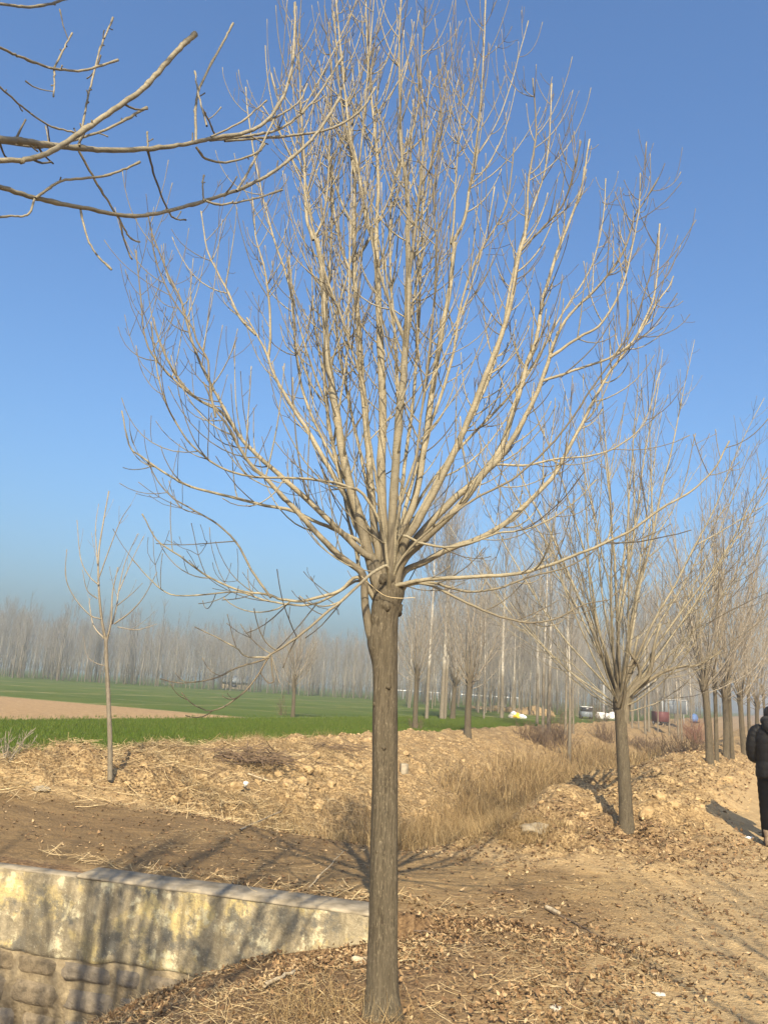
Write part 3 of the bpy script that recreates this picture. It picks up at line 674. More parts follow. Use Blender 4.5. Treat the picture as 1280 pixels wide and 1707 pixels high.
NEAR_SUB = [
 (1.65, 1.7, 4, 3, [(91,113),(105,85),(121,55)]), (1.65, 1.6, 4, 3, [(91,114),(91,140),(90,161)]),
 (1.75, 2.1, 4.2, 3.6, [(133,243),(136,220),(150,150),(168,80),(189,29)]),
 (1.75, 1.95, 5, 3.2, [(132,252),(165,310),(200,367),(216,395),(233,404)]), (1.88, 1.95, 3.6, 3, [(200,367),(208,402),(220,433)]),
 (1.95, 2.15, 4.4, 3, [(247,252),(260,300),(280,350),(292,364),(311,367)]), (1.95, 1.95, 4, 3.5, [(247,250),(246,220)]),
 (2.1, 2.3, 5.5, 4, [(327,237),(327,175),(338,135),(368,78),(389,38)]),
 (2.1, 2.25, 5, 4, [(327,245),(345,265),(380,270),(425,257),(442,240)]),
 (2.15, 2.7, 5.5, 4, [(350,234),(425,225),(475,210),(525,165),(571,95)]),
 (2.2, 2.8, 5.2, 4, [(375,235),(475,227),(550,215),(600,185),(626,146)]),
 (1.68, 1.8, 5.5, 4.5, [(60,330),(85,312),(110,300),(165,295),(200,285),(234,270)]),
 (1.8, 1.75, 4.2, 4, [(134,345),(140,375),(150,405),(165,428),(186,449)]),
 (1.68, 1.6, 4.6, 4, [(58,332),(50,355),(36,360),(20,360),(0,362)]),
 (2.1, 2.25, 5, 3.6, [(395,318),(412,290),(425,265),(445,225),(457,200)]),
 (2.05, 2.25, 4.8, 3.4, [(343,335),(365,341),(390,338),(430,330),(471,316)]), (2.05, 2.05, 3.6, 3, [(340,335),(338,310),(340,292)]),
 (2.1, 2.2, 4, 3, [(338,182),(348,200),(358,225)]), (2.0, 2.1, 4, 3, [(352,228),(400,205),(430,180),(445,167)]),
 (2.3, 2.4, 4, 3, [(440,205),(470,190),(500,168),(512,140)]),
 (2.0, 2.2, 4, 3, [(345,210),(330,150),(325,118)]),
]
def near_tree():
    g = np.random.default_rng(12)
    t = thing('bare_tree', 'near bare tree whose branches hang into the top left corner', 'tree', tuple(T0))
    zz = np.linspace(-.15, 2.3, 40); C = np.stack([0*zz, 0*zz, zz], -1)
    trunk_mesh('trunk', C, .10 - .008*zz + .02*np.exp(-np.maximum(zz, 0)/.08), M['trunk'], t, g, 24)
    mains = []
    for k, (y0, y1, w0, w1, path) in enumerate(NEAR + NEAR_SUB):
        path = np.array(path, float); ln = np.concatenate([[0], np.cumsum(np.linalg.norm(np.diff(path, axis=0), axis=1))]); f = ln/ln[-1]
        P = np.array([at(a, b, y0+(y1-y0)*q) for (a, b), q in zip(path, f)])
        if k < len(NEAR):      # carry the branch back to the tree head, outside the picture
            dback = P[0]-P[1]; head = T0 + np.array([.05, .06, 2.05+.04*k])
            mid = P[0] + unit(dback)*.35; P = np.vstack([[head], [head*.62+mid*.38+np.array([0, 0, .02])], [mid], P])
        m = max(16, int(ln[-1]/6)+(14 if k < len(NEAR) else 0)); Q = spline(P, m)
        dist = np.array([depth(p) for p in Q]); dist = np.maximum(dist, dist[-1]*.75)
        w = (w0 + (w1-w0)*np.linspace(0, 1, m))*.82; rr = w/2/FPX*dist
        if k < len(NEAR): rr += .011*np.exp(-np.arange(m)/2.5)
        rr *= (1 + .30*np.maximum(0, np.sin(np.arange(m)*.42+k*1.7))**18)*(1+g.normal(0, .035, m)); rr[-2:] *= (1.22, 1.25)
        lo_ = 14 if k < len(NEAR) else 3; Q[lo_:] += g.normal(0, .0007, (m-lo_, 3))
        a = Tubes(); a.add(Q-T0, rr, 9, (.75 if k in (4, 10, 12) else .3)*g.random()); br = a.build('branch', M['limb_near'], t); sp = Tubes()
        for ii in range(lo_+4, m-3):      # buds and short spurs at the nodes
            if g.random() < .16:
                ax = unit(Q[ii+1]-Q[ii]); sd = unit(np.cross(ax, g.normal(0, 1, 3))); Ls = g.choice([.008, .012, .03, .07]); q2 = grow(Q[ii]-T0, unit(ax*.7+sd), Ls, 4, .4, .1, g); sp.add(q2, taper(min(.0032, rr[ii]*.6), .0018, 5), 5)
        if sp.n: sp.build('spurs', M['limb_near'], br)
    for k, (dx, dy, w) in enumerate(((-.42, .40, .040), (-.16, .5, .046), (.06, .42, .058), (.30, .50, .046), (.50, .42, .040), (.72, .38, .046), (-.75, .45, .036), (.90, .15, .036), (-.05, .62, .034), (-.30, .60, .03), (.42, .60, .032))):      # upright leaders
        q = grow([.03*k-.1, -.02, 1.95], [dx*.75, dy*.75, 1.15], 3.9, 16, .25, .03, g); rr = taper(w, .006, 17, True, 1.1); a, b = Tubes(), Tubes(); a.add(q, rr, 8); twig_sprays(b, q, rr, g, .35, (.2, .35), (.3, .8), keep=.8, fine=.6, rmax=.009)
        lo = a.build('limb', M['limb'], t); b.build('twigs', M['limb'], lo)
    # the rest of its crown, out of the picture, which throws the stripes of shade on wall and path
    for k in range(22):
        f = (k+.5)/22; az = k*2.39996+.4; el = R(14+74*f**.75)
        d = np.array([math.cos(az)*math.cos(el), math.sin(az)*math.cos(el), math.sin(el)])
        # keep clear of the wedge that the camera looks through
        if d[0] > .30 and d[1] > -.3: continue
        q = grow([0, 0, 1.95+.2*f], d, (2.3+2.2*f), 14, .7*(1.1-f), .045, g); rr = taper(.016+.020*f, .0035, 15)
        a, b = Tubes(), Tubes(); a.add(q, rr, 7); twig_sprays(b, q, rr, g, .2, (.18, .3), (.25, .7), keep=.6, fine=.5)
        lo = a.build('limb', M['limb'], t); b.build('twigs', M['limb'], lo)
near_tree()

# ---- the row beyond
p2 = ground_at(1043, 1385, .05)
row_tree('bare_tree', 'bare tree with gnarled forking head on the earth bank, left of the person', p2, 21, 7.1, 1.85, .086, 34, 'limb', 1.0, True, None, 1.2)
def gnarl():
    t = bpy.data.objects['bare_tree.002'] if 'bare_tree.002' in bpy.data.objects else None
    if not t: return
    g = np.random.default_rng(5)
    for path, w in (([(1042,1205),(1044,1165),(1060,1142),(1078,1130),(1086,1105),(1090,1075),(1100,1040)], 13), ([(1042,1200),(1034,1155),(1040,1125),(1054,1100),(1062,1060)], 12),
                    ([(1042,1200),(1052,1150),(1066,1128),(1062,1105),(1050,1088),(1046,1050)], 9), ([(1045,1165),(1090,1128),(1130,1112),(1165,1108),(1200,1085)], 7)):
        Q = spline(np.array([at(a, b, p2[1]+.03-.04*i) for i, (a, b) in enumerate(path)]), 16) - p2
        a = Tubes(); a.add(Q, taper(w/2/FPX*10.4, .012, 16), 8); b = Tubes(); twig_sprays(b, Q, taper(.02, .01, 16), g, .35, (.15, .3), (.2, .5), keep=.5)
        lo = a.build('limb', M['limb'], t); b.build('twigs', M['limb'], lo)
gnarl()
GR = 'bare trees receding along the dirt road'
p3 = ground_at(1182, 1275, .4)
t3 = row_tree('bare_tree', 'thick-trunked bare tree on the bank just left of the dark-clad person', p3, 33, 7.4, 1.9, .082, 26, 'limb_far', .85, False, GR, 1.05)
t4 = row_tree('bare_tree', 'slim bare tree close behind the thick-trunked bank tree', ground_at(1194, 1274, .4), 44, 6.8, 2.1, .05, 20, 'limb_far', .7, False, GR, 1.0)
rowspots = [(1210,1266,0,1.0,'left one of two bare trunks close together behind the thick bank tree'), (1220,1265,1,1.15,'right one of two bare trunks close together behind the thick bank tree'),
            (1240,1260,0,1.0,'bare tree by the road bank beside the dark-clad person\'s shoulder'), (1251,1256,1,1.2,'bare tree far along the road, half behind the dark-clad person'),
            (1262,1250,0,1.0,'far bare row tree seen beyond the dark-clad person'), (1275,1244,1,1.25,'farthest bare row tree at the right edge of the picture')]
for k, (px, py, w, scl, lab) in enumerate(rowspots):
    p = ground_at(px, py, .35)
    copy_tree((t3, t4)[w], p, 1.3+k*1.9, scl, lab, GR)
# tree across the road, behind the camera: its shade reaches the road in front
row_tree('bare_tree', 'bare tree behind the viewpoint at the right whose shadow stripes the near road', np.array([2.75, -.45, 0.]), 55, 7.0, 2.0, .11, 22, 'limb', .7, False)

# ---- sapling on the bank at the left
SAP = ground_at(184, 1292, .25)
def sapling():
    t = thing('young_tree', 'thin young tree with upswept whips on the bank at the left', 'tree', tuple(SAP))
    g = np.random.default_rng(9); Yb = SAP[1]
    def path(pts, dy): return np.array([at(a, b, Yb+dy*i/len(pts)) for i, (a, b) in enumerate(pts)]) - SAP
    a = Tubes(); Q = spline(path([(184,1300),(184,1240),(181,1160),(178,1100),(177,1066)], 0), 30); a.add(Q, np.linspace(.034, .024, 30), 12, .1); a.build('trunk', M['poplar'], t)
    for w, dy, pts in ((5.5, .1, [(177,1068),(170,1032),(165,976),(165,924),(172,875),(182,819)]), (3, -.4, [(169,1032),(150,1025),(124,995),(110,961),(112,916)]),
        (3, .4, [(165,975),(150,961),(135,931),(129,867)]), (2.6, -.3, [(163,998),(146,984),(138,950)]), (3.4, .3, [(176,1066),(157,1044),(150,1010),(150,998)]),
        (4.5, -.2, [(179,1066),(186,1035),(188,990),(197,946)]), (3.4, .5, [(188,1040),(195,1010),(199,980),(210,935),(230,890)]), (2.6, .3, [(199,985),(220,935),(240,894)]),
        (3.2, -.5, [(191,1040),(217,1021),(240,995),(262,954)]), (2.4, .2, [(196,1045),(225,1050),(245,1046),(262,1040)]), (2.8, -.2, [(166,962),(184,912),(202,867),(219,841)]),
        (2.4, .4, [(163,940),(160,880),(165,840)]), (2, .2, [(177,1110),(160,1105),(145,1092),(140,1060)]), (2.2, -.3, [(195,1010),(220,990),(238,972)])):
        Q = spline(path(pts, dy), 18); r = w/2/FPX*11.8*.8; a = Tubes(); b = Tubes(); rr = taper(r, r*.4, 18); a.add(Q, rr, 6)
        twig_sprays(b, Q, rr, g, .25, (.25, .5), (.15, .5), (20, 45), 1.0, .35, .4, .005)
        lo = a.build('limb', M['limb_far'], t)
        if b.n: b.build('twigs', M['limb_far'], lo)
sapling()

# ---- small round-headed trees in the field
def round_tree(label, px, py, seed, H, bole, r, limbs, mat, sx=1.0):
    p = ground_at(px, py, .4)
    t = row_tree('field_tree', label, p, seed, H, bole, r, limbs, mat, .8, False, 'bare trees standing in the wheat', sx); return t
round_tree('low bare tree with dense round head alone in the wheat, left of the big trunk', 488, 1196, 71, 3.6, 1.45, .07, 26, 'limb_far', 1.25)
round_tree('bare tree with pale trunk and a clump like a nest, right beside the big trunk', 692, 1215, 72, 5.4, 1.9, .085, 20, 'limb_far')
round_tree('bare fan-shaped tree at the field edge above the earth bank, right of the big trunk', 779, 1225, 73, 5.6, 1.75, .10, 24, 'limb_far')
round_tree('short bare tree with pale trunk in the middle of the poplar line', 754, 1199, 74, 6.0, 1.9, .13, 22, 'limb_far')

# ---- poplars
def poplar(seed, H, label, group, base, thick=1.0, bushy=1.0, clear=.2):
    g = np.random.default_rng(seed); t = thing('poplar_tree', label, 'tree', tuple(base), 0, group)
    n = 22; zz = np.linspace(-.15, H, n); C = np.stack([.10*np.sin(zz*.5+seed)*zz/H, .10*np.sin(zz*.63+seed*3)*zz/H, zz], -1)
    rad = np.interp(zz, [0, H], [.0082*H*thick, .007])
    a = Tubes(); a.add(C, rad, 8, .1); a.build('trunk', M['poplar'], t)
    b = Tubes(); k = 0; z = H*clear
    while z < H*.97:
        f = (z/H); az = k*2.4+g.normal(0, .4); el = R(g.uniform(48, 72)); p = np.array([np.interp(z, zz, C[:, 0]), np.interp(z, zz, C[:, 1]), z])
        L = H*(.10+.22*math.sin(math.pi*min(1, (1-f)*1.05)))*g.uniform(.7, 1.2)*bushy
        q = grow(p, [math.cos(az)*math.cos(el), math.sin(az)*math.cos(el), math.sin(el)], L, 6, .5, .06, g); r0 = .0022*L+.006
        b.add(q, np.linspace(r0, .004, 7), 4)
        for m in range(int(3+L*3.4*bushy)):
            i = g.integers(1, 6); d = unit(unit(q[i+1]-q[i])+g.normal(0, .38, 3)); q2 = grow(q[i], d, L*g.uniform(.18, .5), 3, .5, .08, g)
            b.add(q2, np.linspace(.006, .003, 4), 3)
        z += H*g.uniform(.009, .019); k += 1
    b.build('crown', M['poplar'], t); return t
GP, GF, GS = 'poplars in the field beyond the bank', 'poplars of the far plantation', 'slim poplars on the ditch bank'
mids = [(711,1199,11,1.0,'white-barked poplar behind the tree with the nest-like clump'), (736,1199,10.5,1.5,'thickest double-looking poplar right of the white-barked one'), (741,1199,11.5,1.0,'poplar touching the thick double-looking poplar'),
        (806,1199,8,.8,'thin poplar left of the heap of coloured bags'), (836,1197,11.5,1.35,'tall thick pale poplar beside the heap of coloured bags'),
        (857,1190,11,1.2,'tall poplar just behind the heap of coloured bags'), (869,1190,9,.9,'leaning pale poplar right of the heap of coloured bags')]
slim = [(895,1209,9.5,.8,'slim poplar at the left end of the bank thicket'), (905,1222,8.5,.9,'left one of a close pair of slim poplars in the bank thicket'), (914,1225,9.5,1.0,'right one of a close pair of slim poplars in the bank thicket'),
        (942,1230,7.5,.9,'slim poplar just left of the pale pole-like sapling'), (948,1268,6.5,1.0,'pale pole-like poplar sapling standing lowest on the ditch bank'), (955,1228,6,.8,'thin poplar just right of the pale pole-like sapling'),
        (1053,1222,7,.8,'pale thin poplar just right of the second trunk'), (1064,1216,7,.8,'thin poplar second right of the second trunk'), (1075,1219,8,1.0,'pale poplar left one of a pair between the bank trees'),
        (1081,1219,8,1.2,'pale poplar right one of a pair between the bank trees'), (1096,1221,7,.7,'thin poplar in front of the maroon truck'), (1115,1227,7.5,.8,'thin poplar in front of the grey board'),
        (1130,1226,8,.9,'poplar at the right end of the grey board'), (1136,1231,7.5,.9,'slightly leaning poplar right of the grey board')]
for k, (px, py, H, th, lab) in enumerate(mids): poplar(200+k, H, lab, GP, ground_at(px, py, .4), th, 1.0, .22)
for k, (px, py, H, th, lab) in enumerate(slim): poplar(230+k, H, lab, GS, ground_at(px, py, .3), th*1.15, .75, .3)
protos = []
fg = np.random.default_rng(77)
spots = []
for k in range(95):      # far left plantation front, planted in two lines
    f = k/94; px = -25 + 655*f + fg.normal(0, 2); py = 1127 + .062*px + fg.uniform(-1.2, 1.6); spots.append((px, py, fg.uniform(5.8, 7.6) * (1.3 if px < 50 else 1), 0))
for k in range(120):      # grove behind the field poplars
    px = fg.uniform(650, 1180); py = 1149+(px-640)*.061 + fg.uniform(13, 30); spots.append((px, py, fg.uniform(7, 11), 1))
labs = ('bare poplar in the hazy plantation line across the wheat, left of the big trunk', 'bare poplar in the hazy grove behind the field trees, right of the big trunk')
for k, (px, py, H, w) in enumerate(spots):
    p = on_level(px, py, .4)
    if k < 6 or (95 <= k < 100):
        q = poplar(300+k, 10, labs[w], (GF, 'poplars of the grove to the right')[w], p, .8, 1.0, .12); q.scale = (H/10,)*3; protos.append(q)
    else:
        src = protos[k % 6] if w == 0 else protos[6 + k % 5]
        copy_tree(src, p, k*1.7, (H/10*fg.uniform(.85, 1.1), H/10*fg.uniform(.85, 1.1), H/10), labs[w], (GF, 'poplars of the grove to the right')[w])
# the wood behind reads as one hazy mass
def far_wood():
    g = np.random.default_rng(88); n = 1500
    az = g.uniform(R(-36), R(42), n); d = g.uniform(96, 190, n); H = g.uniform(7.2, 10.5, n)*np.where(az < 0, 1, 1.3)
    x, y = d*np.sin(az), d*np.cos(az); ok = sv(x, y)[1] < -10; x, y, H = x[ok], y[ok], H[ok]; n = len(x)
    B = np.stack([x, y, np.full(n, .3)], -1); T = B + np.stack([g.normal(0, .3, n), g.normal(0, .3, n), H], -1)
    m = 30; k = np.repeat(np.arange(n), m); f = g.uniform(.06, .95, n*m); a = g.uniform(0, 6.28, n*m); L = g.uniform(.9, 2.6, n*m)*(1.15-f*.6)
    P = B[k]*(1-f[:, None]) + T[k]*f[:, None]; Q2 = P + np.stack([np.cos(a)*.40*L, np.sin(a)*.40*L, L*.85], -1)
    V, F, r = sticks(np.vstack([B, P]), np.vstack([T, Q2]), np.concatenate([np.full(n, .07), np.full(n*m, .022)]), np.concatenate([np.full(n, .015), np.full(n*m, .010)]))
    o = mesh('distant_wood', V, F, M['poplar'], None, False, {'rad': r*.35, 'rnd': np.repeat(g.random(n+n*m), 6)}, None, 'stuff'); tag(o, 'hazy mass of bare woodland along the horizon behind the plantations', 'woodland')
far_wood()

# ---- shrubs
def shrub(label, base, seed, H, W, n, mat, group='bare shrubs on the ditch bank', leafy=0):
    g = np.random.default_rng(seed); t = thing('bare_shrub', label, 'shrub', tuple(base), 0, group); b = Tubes()
    for k in range(n):
        az = g.uniform(0, 6.28); el = R(g.uniform(45, 88)); p = np.array([g.normal(0, W*.28), g.normal(0, W*.28), -.08]); L = H*g.uniform(.5, 1.05)
        q = grow(p, [math.cos(az)*math.cos(el), math.sin(az)*math.cos(el), math.sin(el)], L, 7, .15, .12, g); b.add(q, np.linspace(.009, .0035, 8), 4)
        for m in range(6):
            i = g.integers(1, 7); q2 = grow(q[i], unit(unit(q[i+1]-q[i])+g.normal(0, .6, 3)), L*g.uniform(.12, .4), 3, .1, .12, g); b.add(q2, np.linspace(.005, .0025, 4), 3)
    b.build('stems', M[mat], t); return t
for k, (px, py, H, W, n, mat, lab) in enumerate([(885,1240,.8,1.0,60,'shrub','dark bare shrub at the left end of the bank thicket'), (905,1248,.9,.9,70,'shrub','dense dark shrub under the pair of slim poplars'),
    (930,1250,1.0,.8,60,'shrub','upright dark shrub between the slim poplars'), (925,1232,1.5,.6,26,'shrub','tall thin-stemmed shrub among the slim poplars'), (1005,1232,1.0,1.0,70,'shrub','dark bare shrub on the bank just left of the second trunk'), (1062,1248,.8,1.2,80,'shrub','dark scrub on the bank just right of the second trunk'),
    (1085,1250,.7,1.0,70,'shrub','brown scrub below the pair of pale poplars'), (1155,1238,2.1,1.4,110,'redshrub','reddish-brown shrub below the blue tarp'), (1140,1258,.7,1.0,60,'shrub','brown scrub below the reddish shrub'), (1005,1205,1.6,1.8,50,'shrub','leafless bush beneath the lamp pole'),
    (8,1262,.5,.3,14,'limb_far','few pale dry stems at the left edge of the wheat'), (690,1216,.5,.4,10,'shrub','small dry weed at the foot of the nest-clump tree'), (470,1192,.9,.3,8,'shrub','thin dry weed beside the round-headed tree')]):
    shrub(lab, ground_at(px, py, .3), 400+k, H, W, n, mat)
# ------------------------------------------------------------------ culvert head wall
WA = np.array([.17, 6.14]); WD = unit(np.array([-3.04, .76])); WN = np.array([-WD[1], WD[0]]) * 1.0   # along (to the left), outward normal
if WN[1] > 0: WN = -WN
WROT = math.atan2(WD[1], WD[0])
wall = thing('culvert_wall', 'low stone culvert wall with patchy yellow plaster and concrete cap', 'wall', (WA[0], WA[1], 0))
def wp(l, o, z): return np.array([WD[0]*l + WN[0]*o, WD[1]*l + WN[1]*o, z])   # local to the wall empty
def wgrid(l0, l1, z0, z1, nl, nz, off, amp, seed, ragged=0):
    L, Zg = np.meshgrid(np.linspace(l0, l1, nl), np.linspace(0, 1, nz), indexing='ij')
    zz = z0 + (z1-z0)*Zg
    if ragged: zz = zz + ragged*(1-Zg)*fbm(L*3, L*0+seed, 4, seed)
    O = off + amp*fbm(L*2.2, zz*2.2, 5, seed) + amp*.5*fbm(L*9, zz*9, 3, seed+3)
    O = O - .012*(1-sm(0, .03, Zg))*(1 if ragged else 0)
    V = np.stack([WD[0]*L + WN[0]*O, WD[1]*L + WN[1]*O, zz], -1).reshape(-1, 3)
    i, j = np.meshgrid(np.arange(nl-1), np.arange(nz-1), indexing='ij')
    return V, np.stack([i*nz+j, (i+1)*nz+j, (i+1)*nz+j+1, i*nz+j+1], -1).reshape(-1, 4)
def slab(name, l0, l1, o0, o1, z0, z1, mat, parent, amp=.006, seed=0, nl=60):
    ls = np.linspace(l0, l1, nl); V = []; 
    prof = [(o0, z0), (o0, z1-.012), (o0-.012*np.sign(o0-o1), z1), (o1+.012*np.sign(o0-o1), z1), (o1, z1-.012), (o1, z0)]
    for l in ls:
        for k, (o_, z_) in enumerate(prof):
            w = amp*float(fbm(np.array([l*4.]), np.array([k*3.1+seed]), 3, seed)[0]); V.append(wp(l, o_+w, z_+w*.6))
    m = len(prof); i = np.arange(nl-1)[:, None]*m; j = np.arange(m)[None]; j2 = (j+1) % m
    F = np.stack([i+j, i+j2, i+m+j2, i+m+j], -1).reshape(-1, 4)
    C = np.array([[0, 1, 2, 5], [2, 3, 4, 5]]); C = np.vstack([C, C[:, ::-1]+(nl-1)*m])
    return mesh(name, np.array(V), [F, C], mat, parent, False)
slab('core', 0, 4.8, -.012, -.29, -1.55, -.03, M['mortar'], wall, .004, 3)
V, F = wgrid(0, 4.8, -.60, -.020, 190, 44, .012, .010, 5, .05); mesh('plaster', V, F, M['plaster'], wall)
# right end return of the plaster
V, F = wgrid(0, .29, -.60, -.066, 12, 16, 0, .004, 9); V2 = V.copy()
slab('cap', -.02, 2.53, .012, -.29, -.024, .004, M['concrete'], wall, .013, 11, 140)
slab('low_cap', 2.545, 4.8, .010, -.12, -.030, -.012, M['concrete'], wall, .010, 12)
sg = np.random.default_rng(15)
def stone(l0, l1, z0, z1, off):
    nl, nz = 9, 7; L, Q = np.meshgrid(np.linspace(-1, 1, nl), np.linspace(-1, 1, nz), indexing='ij')
    e = np.maximum(np.abs(L), np.abs(Q)); dome = np.where(e > .99, -.02, off*(.75+.25*(1-e**2)))
    sd = sg.integers(1, 9999)
    cx, cz = (l0+l1)/2, (z0+z1)/2; hl, hz = (l1-l0)/2, (z1-z0)/2
    rl = 1 + .22*fbm(Q*1.6+sd, L*1.6, 3, 7); rz = 1 + .22*fbm(L*1.6, Q*1.6+sd, 3, 9)
    corner = 1 - .05*(np.abs(L)*np.abs(Q))**3
    ll = cx + L*hl*rl*corner; zz = cz + Q*hz*rz*corner
    O = dome + .010*fbm(ll*12+sd, zz*12, 3, 13)
    O[[0, -1], :] = -.02; O[:, [0, -1]] = -.02
    V = np.stack([WD[0]*ll + WN[0]*O, WD[1]*ll + WN[1]*O, zz], -1).reshape(-1, 3)
    i, j = np.meshgrid(np.arange(nl-1), np.arange(nz-1), indexing='ij')
    mesh('stone', V, np.stack([i*nz+j, (i+1)*nz+j, (i+1)*nz+j+1, i*nz+j+1], -1).reshape(-1, 4), M['stone'], wall, True, {'rnd': np.full(len(V), sg.random())})
zt = -.625
for rowi, hgt in enumerate((.15, .19, .17, .20)):
    l = .9 + sg.uniform(0, .2)
    while l < 4.7:
        w = sg.uniform(.20, .46)
        stone(l, l+w, zt-hgt+sg.uniform(0, .02), zt-sg.uniform(0, .015), sg.uniform(.010, .030)); l += w + sg.uniform(.03, .075)
    zt -= hgt + sg.uniform(.03, .05)

# ------------------------------------------------------------------ person walking away at the right edge
def loft(rings, n=28, cap=True):
    """rings: list of (centre, rx, ry[, dirx, diry]) with rings in the plane of the two unit vectors"""
    V = []; th = np.linspace(0, 2*math.pi, n, endpoint=False)
    for r in rings:
        c, rx, ry = np.array(r[0], float), r[1], r[2]; ex = np.array(r[3] if len(r) > 3 else (1, 0, 0), float); ey = np.array(r[4] if len(r) > 4 else (0, 1, 0), float)
        ct, st = np.cos(th), np.sin(th); ct = np.sign(ct)*np.abs(ct)**.85; st = np.sign(st)*np.abs(st)**.85
        V.append(c + rx*ct[:, None]*ex + ry*st[:, None]*ey)
    m = len(rings); V = np.concatenate(V); i = np.arange(m-1)[:, None]*n; j = np.arange(n)[None]; j2 = (j+1) % n
    F = [np.stack([i+j, i+j2, i+n+j2, i+n+j], -1).reshape(-1, 4)]
    if cap:
        V = np.vstack([V, rings[0][0], rings[-1][0]]); a, b = len(V)-2, len(V)-1
        F.append(np.vstack([np.stack([j2[0], j[0], np.full(n, a)], -1), np.stack([(m-1)*n+j[0], (m-1)*n+j2[0], np.full(n, b)], -1)]))
    return V, F
def join(parts):
    V = []; F3 = []; F4 = []; k = 0
    for v, fs in parts:
        for f in fs: (F3 if f.shape[1] == 3 else F4).append(f+k)
        V.append(v); k += len(v)
    return np.concatenate(V), [np.concatenate(F4)] + ([np.concatenate(F3)] if F3 else [])
def tube_rings(pts, radii, flat=1.0, rip=0, nper=6):
    pts = np.array(pts, float); n = (len(pts)-1)*nper+1; Q = spline(pts, n); rr = np.interp(np.linspace(0, 1, n), np.linspace(0, 1, len(radii)), radii)
    T = unit(np.gradient(Q, axis=0)); out = []
    for k in range(n):
        ex = unit(np.cross([0, 1, 0], T[k])) if abs(T[k][1]) < .9 else np.array([1., 0, 0]); ey = np.cross(T[k], ex)
        r = rr[k]*(1+rip*math.sin(k*1.9)); out.append((Q[k], r, r*flat, ex, ey))
    return out
PB = ground_at(1296, 1411, 0.0)
def person():
    t = thing('person', 'person in black hooded padded jacket, black trousers and brown boots walking away', 'person', tuple(PB), R(-24))
    # body: one skinned surface, mostly under the clothes
    J = {'pel': (0, 0, .93), 'chest': (0, .0, 1.28), 'neck': (0, .02, 1.47), 'head': (0, .05, 1.58), 'crown': (0, .05, 1.66),
         'hl': (-.09, 0, .90), 'kl': (-.10, .03, .50), 'al': (-.10, -.04, .10), 'tl': (-.11, .08, .03), 'hr': (.09, 0, .90), 'kr': (.10, .12, .50), 'ar': (.10, .10, .12), 'tr': (.11, .24, .04),
         'sl': (-.17, 0, 1.40), 'el': (-.25, -.01, 1.14), 'wl': (-.17, .16, 1.02), 'fl': (-.13, .22, 1.02), 'sr': (.17, 0, 1.40), 'er': (.25, -.01, 1.14), 'wr': (.17, .16, 1.02), 'fr': (.13, .22, 1.02)}
    E = [('pel', 'chest'), ('chest', 'neck'), ('neck', 'head'), ('head', 'crown'), ('pel', 'hl'), ('hl', 'kl'), ('kl', 'al'), ('al', 'tl'), ('pel', 'hr'), ('hr', 'kr'), ('kr', 'ar'), ('ar', 'tr'),
         ('chest', 'sl'), ('sl', 'el'), ('el', 'wl'), ('wl', 'fl'), ('chest', 'sr'), ('sr', 'er'), ('er', 'wr'), ('wr', 'fr')]
    RAD = dict(pel=.13, chest=.13, neck=.055, head=.085, crown=.06, hl=.08, kl=.05, al=.035, tl=.03, hr=.08, kr=.05, ar=.035, tr=.03, sl=.055, el=.04, wl=.03, fl=.03, sr=.055, er=.04, wr=.03, fr=.03)
    nm = list(J); me = bpy.data.meshes.new('body'); me.from_pydata([J[k] for k in nm], [(nm.index(a), nm.index(b)) for a, b in E], []); me.materials.append(M['skin'])
    b = obj('body', me, t); b.modifiers.new('skin', 'SKIN'); b.modifiers.new('sub', 'SUBSURF').levels = 1; b.modifiers['sub'].render_levels = 1
    for k, d in zip(nm, me.skin_vertices[0].data): d.radius = (RAD[k]*.8,)*2
    me.skin_vertices[0].data[0].use_root = True
    # jacket: quilted body and sleeves
    rings = []
    prof = [(.80, .205, .150, 0), (.82, .215, .160, 0), (.92, .215, .160, 0), (1.0, .20, .150, 0), (1.08, .205, .150, 0), (1.18, .215, .155, 0), (1.28, .222, .155, 0), (1.36, .215, .145, .0), (1.42, .185, .125, .01), (1.46, .12, .10, .02), (1.50, .085, .085, .03)]
    zs = np.linspace(.80, 1.50, 60); pz = [p[0] for p in prof]
    for z in zs:
        rip = 1 + .028*abs(math.sin((z-.80)*math.pi/.105))**.6 - .02
        rings.append(((0, np.interp(z, pz, [p[3] for p in prof]), z), np.interp(z, pz, [p[1] for p in prof])*rip, np.interp(z, pz, [p[2] for p in prof])*rip))
    parts = [loft(rings, 36)]
    for sx in (-1, 1):
        parts.append(loft(tube_rings([(.11*sx, .0, 1.40), (.195*sx, .0, 1.35), (.245*sx, .0, 1.18), (.235*sx, .05, 1.05), (.17*sx, .16, 1.02)], [.075, .082, .070, .064, .055], 1.0, .035, 9), 20))
    V, F = join(parts); jk = mesh('jacket', V, F, M['black'], t)
    V, F = loft(tube_rings([(0, .03, 1.44), (0, -.03, 1.50), (0, -.085, 1.50), (0, -.13, 1.42), (0, -.145, 1.34)], [.10, .135, .13, .115, .06], .55, .02, 6), 24); mesh('hood', V, F, M['black'], jk)
    # trousers
    parts = [loft([((0, 0, .78), .165, .13), ((0, 0, .88), .185, .145), ((0, 0, .98), .18, .14)], 28)]
    parts.append(loft(tube_rings([(-.09, 0, .90), (-.10, .02, .70), (-.105, .02, .50), (-.105, -.02, .30), (-.105, -.05, .09)], [.11, .10, .085, .08, .072], 1.05, .03, 8), 20))
    parts.append(loft(tube_rings([(.09, 0, .90), (.10, .08, .70), (.105, .12, .50), (.105, .11, .30), (.105, .10, .11)], [.11, .10, .085, .08, .072], 1.05, .03, 8), 20))
    V, F = join(parts); mesh('trousers', V, F, M['trousers'], t)
